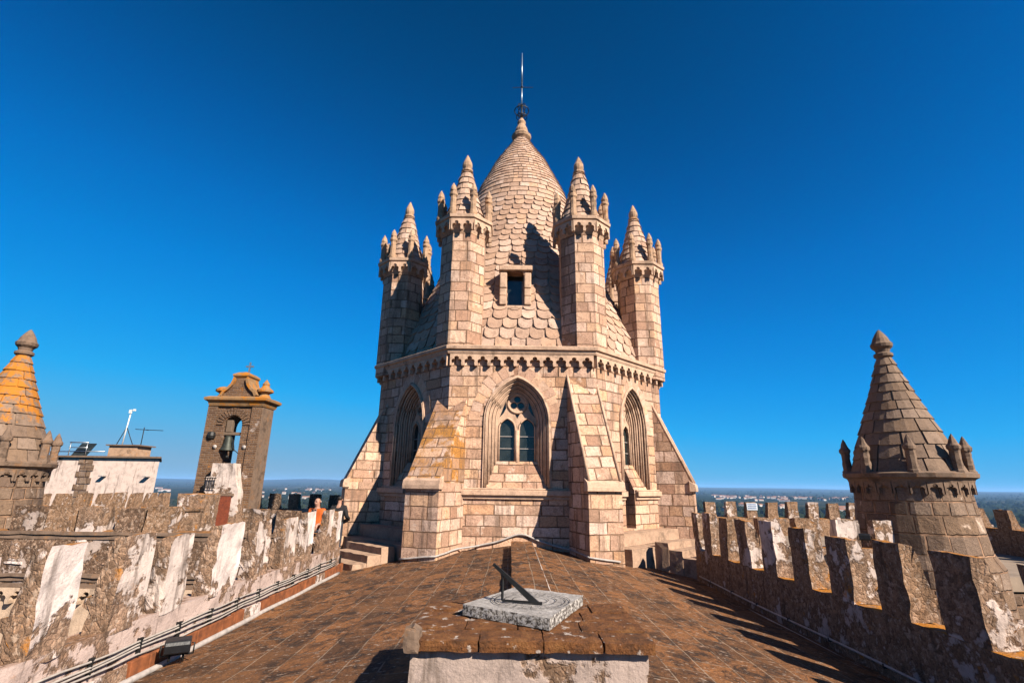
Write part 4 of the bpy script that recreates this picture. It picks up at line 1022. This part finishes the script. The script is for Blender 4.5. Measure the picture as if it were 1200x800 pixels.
cb2 = thing('chimney_block', (-6.9, 11.5, -1.7), 'squat rubble chimney block with a white rendered top and orange slab ledge', 'chimney')
obj('shaft', MB().box(-7.15, -6.55, 11.3, 11.9, -1.8, -.27).rough(.15, .02, 5), m_par, cb2)
obj('ledge', MB().box(-7.0, -6.50, 11.12, 11.29, -.62, -.55).rough(.15, .01, 5), m_par_o, cb2)
obj('lower_block', MB().box(-7.0, -6.52, 11.14, 11.29, -1.8, -.63).rough(.15, .02, 5), m_par, cb2)

# ------------------------------------------------------------------ pale building with aerials
pbd = thing('pale_building', (-19.9, 27, -8), 'pale pink rendered flat roofed building behind the left parapets', 'building')
fz = (Vector((0,0,0)), Vector((1,0,0)), Vector((0,1,0)), Vector((0,0,1)))
obj('wall', MB().prism([(-23.6,25), (-17,25), (-20.4,30), (-27,30)], fz, -14, 1.02), m_pink, pbd)
obj('roof_slab', MB().prism([(-23.7,24.85), (-16.85,24.85), (-20.4,30.2), (-27.2,30.2)], fz, 1.022, 1.10), m_trim_t, pbd)
hut = obj('rooftop_hut', MB().box(-19.9, -18.5, 25.4, 26.4, 1.102, 1.62), m_trim_d, pbd)
obj('hut_slab', MB().box(-20.02, -18.35, 25.3, 26.5, 1.622, 1.68), m_trim_t, hut)
for x in (-19.6, -17.5):
    obj('water_spout', MB().box(x, x+.22, 24.72, 24.995, .14, .21), m_lead, pbd, bevel=.02)
qs = MB()
for i in range(8):
    z = -1.4 + i*.3; qs.box(-20.75 - .12*(i % 2), -20.2 + .1*((i+1) % 2), 24.96, 24.998, z, z+.27)
obj('quoin_strip', qs, m_ash_t, pbd)
def aerial(loc, label): return thing('antenna_mast', loc, label, 'antenna')
am = aerial((-19.70, 26.0, 1.68), 'tall white antenna mast with stays on the pale building')
obj('mast', MB().tube([(-19.75, 26.0, 1.68), (-19.65, 26.0, 3.5)], .032), m_white, am)
obj('stay', MB().tube([(-19.70, 26.0, 2.6), (-20.05, 26.0, 1.69)], .02).tube([(-19.70, 26.0, 2.6), (-19.20, 26.0, 1.69)], .02), m_iron, am)
obj('head_unit', MB().box(-19.70, -19.60, 25.9, 26.0, 3.3, 3.48).box(-19.5, -19.42, 25.9, 26.0, 3.42, 3.52).tube([(-19.65, 25.95, 3.47), (-19.46, 25.95, 3.47)], .015), m_white, am)
ta = aerial((-18.80, 26.0, 1.68), 'thin television aerial on the pale building rooftop hut')
obj('mast', MB().tube([(-18.80, 26.0, 1.68), (-18.80, 26.0, 2.6)], .022), m_iron, ta)
obj('elements', MB().tube([(-19.20, 26.0, 2.5), (-17.8, 26.0, 2.45)], .016, 5).tube([(-19.10, 25.8, 2.5), (-19.10, 26.2, 2.5)], .012, 5).tube([(-18.70, 25.8, 2.47), (-18.70, 26.2, 2.47)], .012, 5), m_iron, ta)
rk = thing('solar_heater', (-22.0, 26.2, 1.1), 'white framed rooftop rack with a slanted panel on the pale building', 'rooftop rack')
obj('frame', MB().tube([(-22.35, 26, 1.1), (-22.35, 26, 1.8)], .022).tube([(-21.5, 26, 1.1), (-21.5, 26, 1.8)], .022).tube([(-22.4, 26, 1.8), (-21.45, 26, 1.8)], .03).tube([(-22.4, 26, 1.55), (-21.45, 26, 1.55)], .02).tube([(-23.0, 26.2, 1.35), (-20.7, 26.2, 1.38)], .025), m_steel, rk)
obj('panel', MB().add([(-22.3,26.1,1.15), (-21.55,26.1,1.15), (-21.55,26.6,1.8), (-22.3,26.6,1.8), (-22.3,26.16,1.13), (-21.55,26.16,1.13), (-21.55,26.66,1.78), (-22.3,26.66,1.78)], [(0,1,2,3), (7,6,5,4), (0,4,5,1), (1,5,6,2), (2,6,7,3), (3,7,4,0)]), m_glass, rk)

# ------------------------------------------------------------------ sundial and its pedestal
ped = thing('sundial_pedestal', (.14, 3.9, -1.3), 'low plastered block capped with old orange bricks, at the front on the roof ridge', 'pedestal')
obj('plaster_block', MB().box(-.60, .86, 3.46, 4.5, -1.6, -.972).rough(.14, .012, 5), parapet_mat('pedestal_render', .47, .1, plc=(.44,.34,.29)), ped)
cpb = MB(); rg = random.Random(11); y = 3.41
rows = [(3.41, 3.66), (3.665, 3.9), (3.905, 4.15), (4.155, 4.45)]
for ri, (ya, yb) in enumerate(rows):
    x = -.63 if ri else -.57
    while x < .86:
        ww = rg.uniform(.34, .46); xe = min(x + ww, .90)
        if .90 - xe < .15: xe = .90
        bxm = MB().box(x, xe-.003, ya, yb, -.97, -.905 + rg.uniform(-.006, .006)).rough(.06, .006, 9, rg.random()*20); cpb.add(bxm.v, bxm.f); x = xe
        if xe >= .89: break
obj('brick_cap', cpb, m_cap, ped)
obj('corner_stone', MB().prism([(0,0), (.08,-.005), (.085,.03), (.075,.11), (.04,.135), (.0,.12), (-.012,.06)], (Vector((-.62, 3.40, -.975)), Vector((1,0,0)), Vector((0,0,1)), Vector((0,1,0))), 0, .10).rough(.035, .008, 9), m_trim_t, ped)
# dial plate: rotated square slab
dc = Vector((.185, 4.12, -.9))
cnr = [(-.33, 3.99), (.27, 3.62), (.59, 4.36), (.06, 4.66)]
sd = thing('sundial', dc, 'square grey marble sundial slab with an iron gnomon on the brick capped block', 'sundial')
pz = -.895
poly = [Vector((x-dc.x, y-dc.y, 0)) for x, y in cnr]
slab = MB().prism([(p.x, p.y) for p in poly], (Vector((dc.x, dc.y, 0)), Vector((1,0,0)), Vector((0,1,0)), Vector((0,0,1))), pz, pz+.066)
obj('dial_plate', slab.rough(.05, .0035, 11, 3), m_dial, sd)
top = pz + .0695
def ringm(r0, r1, c):
    m = MB(); n = 48; vs = []
    for k_ in range(n):
        a = 2*math.pi*k_/n; vs += [(c.x + r0*math.cos(a), c.y + r0*math.sin(a), top+.004), (c.x + r1*math.cos(a), c.y + r1*math.sin(a), top+.004)]
    return m.add(vs, [(2*k_, 2*((k_+1)%n), 2*((k_+1)%n)+1, 2*k_+1) for k_ in range(n)])
eng = MB()
for r0 in (.13, .19, .26, .29):
    m = ringm(r0, r0+.007, Vector((dc.x-.02, dc.y+.02))); eng.add([p + Vector((0,0,.002)) for p in m.v], m.f)
for k_ in range(24):
    a = 2*math.pi*k_/24; ca, sa = math.cos(a), math.sin(a); c_ = Vector((dc.x-.02, dc.y+.02)); r0, r1 = .20, .265
    p0 = c_ + Vector((ca, sa))*r0; p1 = c_ + Vector((ca, sa))*r1; t_ = Vector((-sa, ca))*.0025
    eng.add([(p0.x-t_.x, p0.y-t_.y, top+.004), (p0.x+t_.x, p0.y+t_.y, top+.004), (p1.x+t_.x, p1.y+t_.y, top+.004), (p1.x-t_.x, p1.y-t_.y, top+.004)], [(0,1,2,3)])
obj('engraving', eng, simple('engraved_line', (.10,.085,.075), .9), sd)
gA = Vector((.245, 4.0, top)); gD = Vector((-.38, .10, 0)).normalized()
gfoot = gA; 
gn = MB()
def bar(p, q, w=.016):
    gn.tube([p, q], w, 4, sm=False)
heel = gA + gD*.30 + Vector((0,0,.01)); bar(gA + Vector((0,0,.01)), heel, .011); bar(heel, heel + Vector((0,0,.19)), .010)
nn = Vector((-gD.y, gD.x, 0))
gn.prism([(0, .0), (.075, .0), (.38, .246), (.368, .262)], (gA, gD, Vector((0,0,1)), nn), -.009, .009)
obj('gnomon', gn, m_iron, sd)

# ------------------------------------------------------------------ people
def skin_mesh(name, chains, rads, mat, root=0, extra=None, sub=2):
    """chains: list of joint-name paths; one continuous surface grown along the skeleton"""
    names = []; edges = []
    for c in chains:
        for a in c:
            if a[0] not in names: names.append(a[0])
    pos = {}
    for c in chains:
        for a in c: pos[a[0]] = Vector(a[1]); rads[a[0]] = a[2]
    for c in chains:
        for a, b_ in zip(c, c[1:]): edges.append((names.index(a[0]), names.index(b_[0])))
    me = bpy.data.meshes.new(name); me.from_pydata([pos[n] for n in names], edges, [])
    o = bpy.data.objects.new(name, me); COL.objects.link(o)
    sk = o.modifiers.new('skin', 'SKIN'); sk.use_smooth_shade = True
    for i, n in enumerate(names):
        d = me.skin_vertices[0].data[i]; r_ = rads[n]; d.radius = r_ if isinstance(r_, tuple) else (r_, r_); d.use_root = (n == names[root])
    sb = o.modifiers.new('sub', 'SUBSURF'); sb.levels = sub; sb.render_levels = sub
    bpy.context.view_layer.update()
    dg = bpy.context.evaluated_depsgraph_get(); m2 = bpy.data.meshes.new_from_object(o.evaluated_get(dg)); m2.name = name
    bpy.data.objects.remove(o)
    if extra:
        bm = bmesh.new(); bm.from_mesh(m2)
        for c, r_, mi in extra:
            g_ = bmesh.ops.create_uvsphere(bm, u_segments=8, v_segments=6, radius=r_, matrix=Matrix.Translation(c))
            for v in g_['verts']:
                for f in v.link_faces: f.material_index = mi
        bm.to_mesh(m2); bm.free()
    for m in (mat if isinstance(mat, (list, tuple)) else [mat]): m2.materials.append(m)
    for p in m2.polygons: p.use_smooth = True
    return bpy.data.objects.new(name, m2)
m_skin = simple('skin', (.42,.22,.15), .6, 0, .1); m_eye = simple('eye_dark', (.02,.015,.012), .3); m_hair = simple('grey_hair', (.4,.36,.32), .8)
m_hair_d = simple('dark_hair', (.02,.015,.012), .6)
def person(loc_m, rz, label, jacket, top, trousers, hair, bald):
    t = bpy.data.objects.new('person', None); COL.objects.link(t); t.location = loc_m; t.rotation_euler.z = rz
    props(t, label, 'person')
    def arm(s, hx, hy, hz, ex, ey, ez):
        ch = [('chest', (0,0,1.32), (.14,.10)), (f'sh{s}', (s*.185, .01, 1.40), .062), (f'el{s}', (s*ex, ey, ez), .045), (f'wr{s}', (s*hx, hy, hz), .03), (f'pa{s}', (s*hx, hy-.05, hz-.04), (.04,.02))]
        out = [ch]
        for k_, (dx, l) in enumerate(((-.03,.075), (-.01,.09), (.01,.085), (.03,.065))):
            b_ = Vector((s*hx + dx, hy-.07, hz-.075)); out.append([ch[-1], (f'f{s}{k_}a', b_, .009), (f'f{s}{k_}b', b_ + Vector((0,-.012,-l*.55)), .008), (f'f{s}{k_}c', b_ + Vector((0,.0,-l)), .007)])
        out.append([ch[-1], (f't{s}a', (s*(hx-.05), hy-.06, hz-.05), .010), (f't{s}b', (s*(hx-.07), hy-.075, hz-.085), .008)])
        return out
    armL = (.30, -.26, 1.02, .27, .02, 1.12); armR = (.27, -.30, 1.08, .30, .03, 1.13)
    body = [[('pel', (0,0,.95), (.15,.11)), ('waist', (0,.0,1.1), (.135,.1)), ('chest', (0,0,1.32), (.14,.10)), ('neck', (0,-.005,1.49), .052), ('skull0', (0,-.02,1.56), (.062,.068)), ('skull1', (0,-.012,1.655), (.074,.088)), ('skull2', (0,.0,1.72), (.055,.065))],
            [('skull0', (0,-.02,1.56), (.062,.068)), ('nose', (0,-.118,1.60), .013)]]
    for s in (-1, 1):
        body.append([('pel', (0,0,.95), (.15,.11)), (f'hip{s}', (s*.09,0,.88), .085), (f'kn{s}', (s*.10,-.02,.48), .055), (f'an{s}', (s*.10,.02,.09), .04), (f'toe{s}', (s*.115,-.15,.035), .035)])
        body += arm(s, *(armL if s < 0 else armR))
    eyes = [(Vector((sx*.031, -.098, 1.635)), .011, 1) for sx in (-1, 1)] + [(Vector((0, -.092, 1.555)), .014, 2)] + [(Vector((sx*.078, 0, 1.625)), .022, 0) for sx in (-1, 1)]
    bo = skin_mesh('body', body, {}, [m_skin, m_eye, simple('lips', (.3,.11,.09), .5)], extra=eyes); COL.objects.link(bo); bo.parent = t
    def sleeve(s, hx, hy, hz, ex, ey, ez): return [('chest', (0,0,1.32), (.185,.135)), (f'sh{s}', (s*.195, .01, 1.395), .085), (f'el{s}', (s*ex, ey, ez), .068), (f'wr{s}', (s*(hx*.97+.0), hy+.03, hz+.02), .05)]
    jk = [[('hem', (0,0,.86), (.20,.15)), ('waist', (0,0,1.08), (.185,.135)), ('chest', (0,0,1.32), (.185,.135)), ('col', (0,.012,1.45), .085)], sleeve(-1, *armL), sleeve(1, *armR)]
    j = skin_mesh('jacket', jk, {}, jacket); COL.objects.link(j); j.parent = t
    fr_ = (Vector((0, -.152, 0)), Vector((1,0,0)), Vector((0,0,1)), Vector((0,-1,0)))
    sm_ = bpy.data.objects.new('shirt_front', to_mesh('shirt_front', MB().prism([(-.05,.9), (.05,.9), (.062,1.2), (.055,1.44), (.0,1.40), (-.055,1.44), (-.062,1.2)], fr_, -.03, .0), top, 1)); COL.objects.link(sm_); sm_.parent = t
    tr = [[('pel', (0,0,.95), (.17,.13)), ('wst', (0,0,1.02), (.165,.125))]] + [[('pel', (0,0,.95), (.17,.13)), (f'hip{s}', (s*.095,0,.86), .10), (f'kn{s}', (s*.10,-.02,.48), .078), (f'an{s}', (s*.10,.02,.10), .068)] for s in (-1, 1)]
    tw_ = skin_mesh('trousers', tr, {}, trousers); COL.objects.link(tw_); tw_.parent = t
    if not bald:
        hr = skin_mesh('hair', [[('a', (0,.03,1.60), (.075,.06)), ('b', (0,.02,1.68), (.084,.092)), ('c', (0,.01,1.735), (.06,.068))]], {}, hair); COL.objects.link(hr); hr.parent = t
    else:
        hr = skin_mesh('hair', [[('a', (-.072,.03,1.63), .024), ('b', (0,.082,1.63), .03), ('c', (.072,.03,1.63), .024)]], {}, hair); COL.objects.link(hr); hr.parent = t
    return t
m_orj = simple('orange_jacket', (.62,.12,.015), .75, 0, .2); m_blk = simple('black_cloth', (.015,.014,.016), .85); m_jean = simple('dark_trousers', (.03,.035,.05), .85)
m_red = simple('dark_red_cloth', (.12,.015,.012), .85)
person((-3.95*K, 10.85*K, -2.12), R(-15), 'balding person in an open orange jacket over a black top behind the left parapet', m_orj, m_blk, m_jean, m_hair, True)
person((-4.2*K, 13.0*K, -2.15), R(182), 'person in dark clothes seen from behind in the shade beside the tower buttress', m_blk, m_red, m_jean, m_hair_d, False)
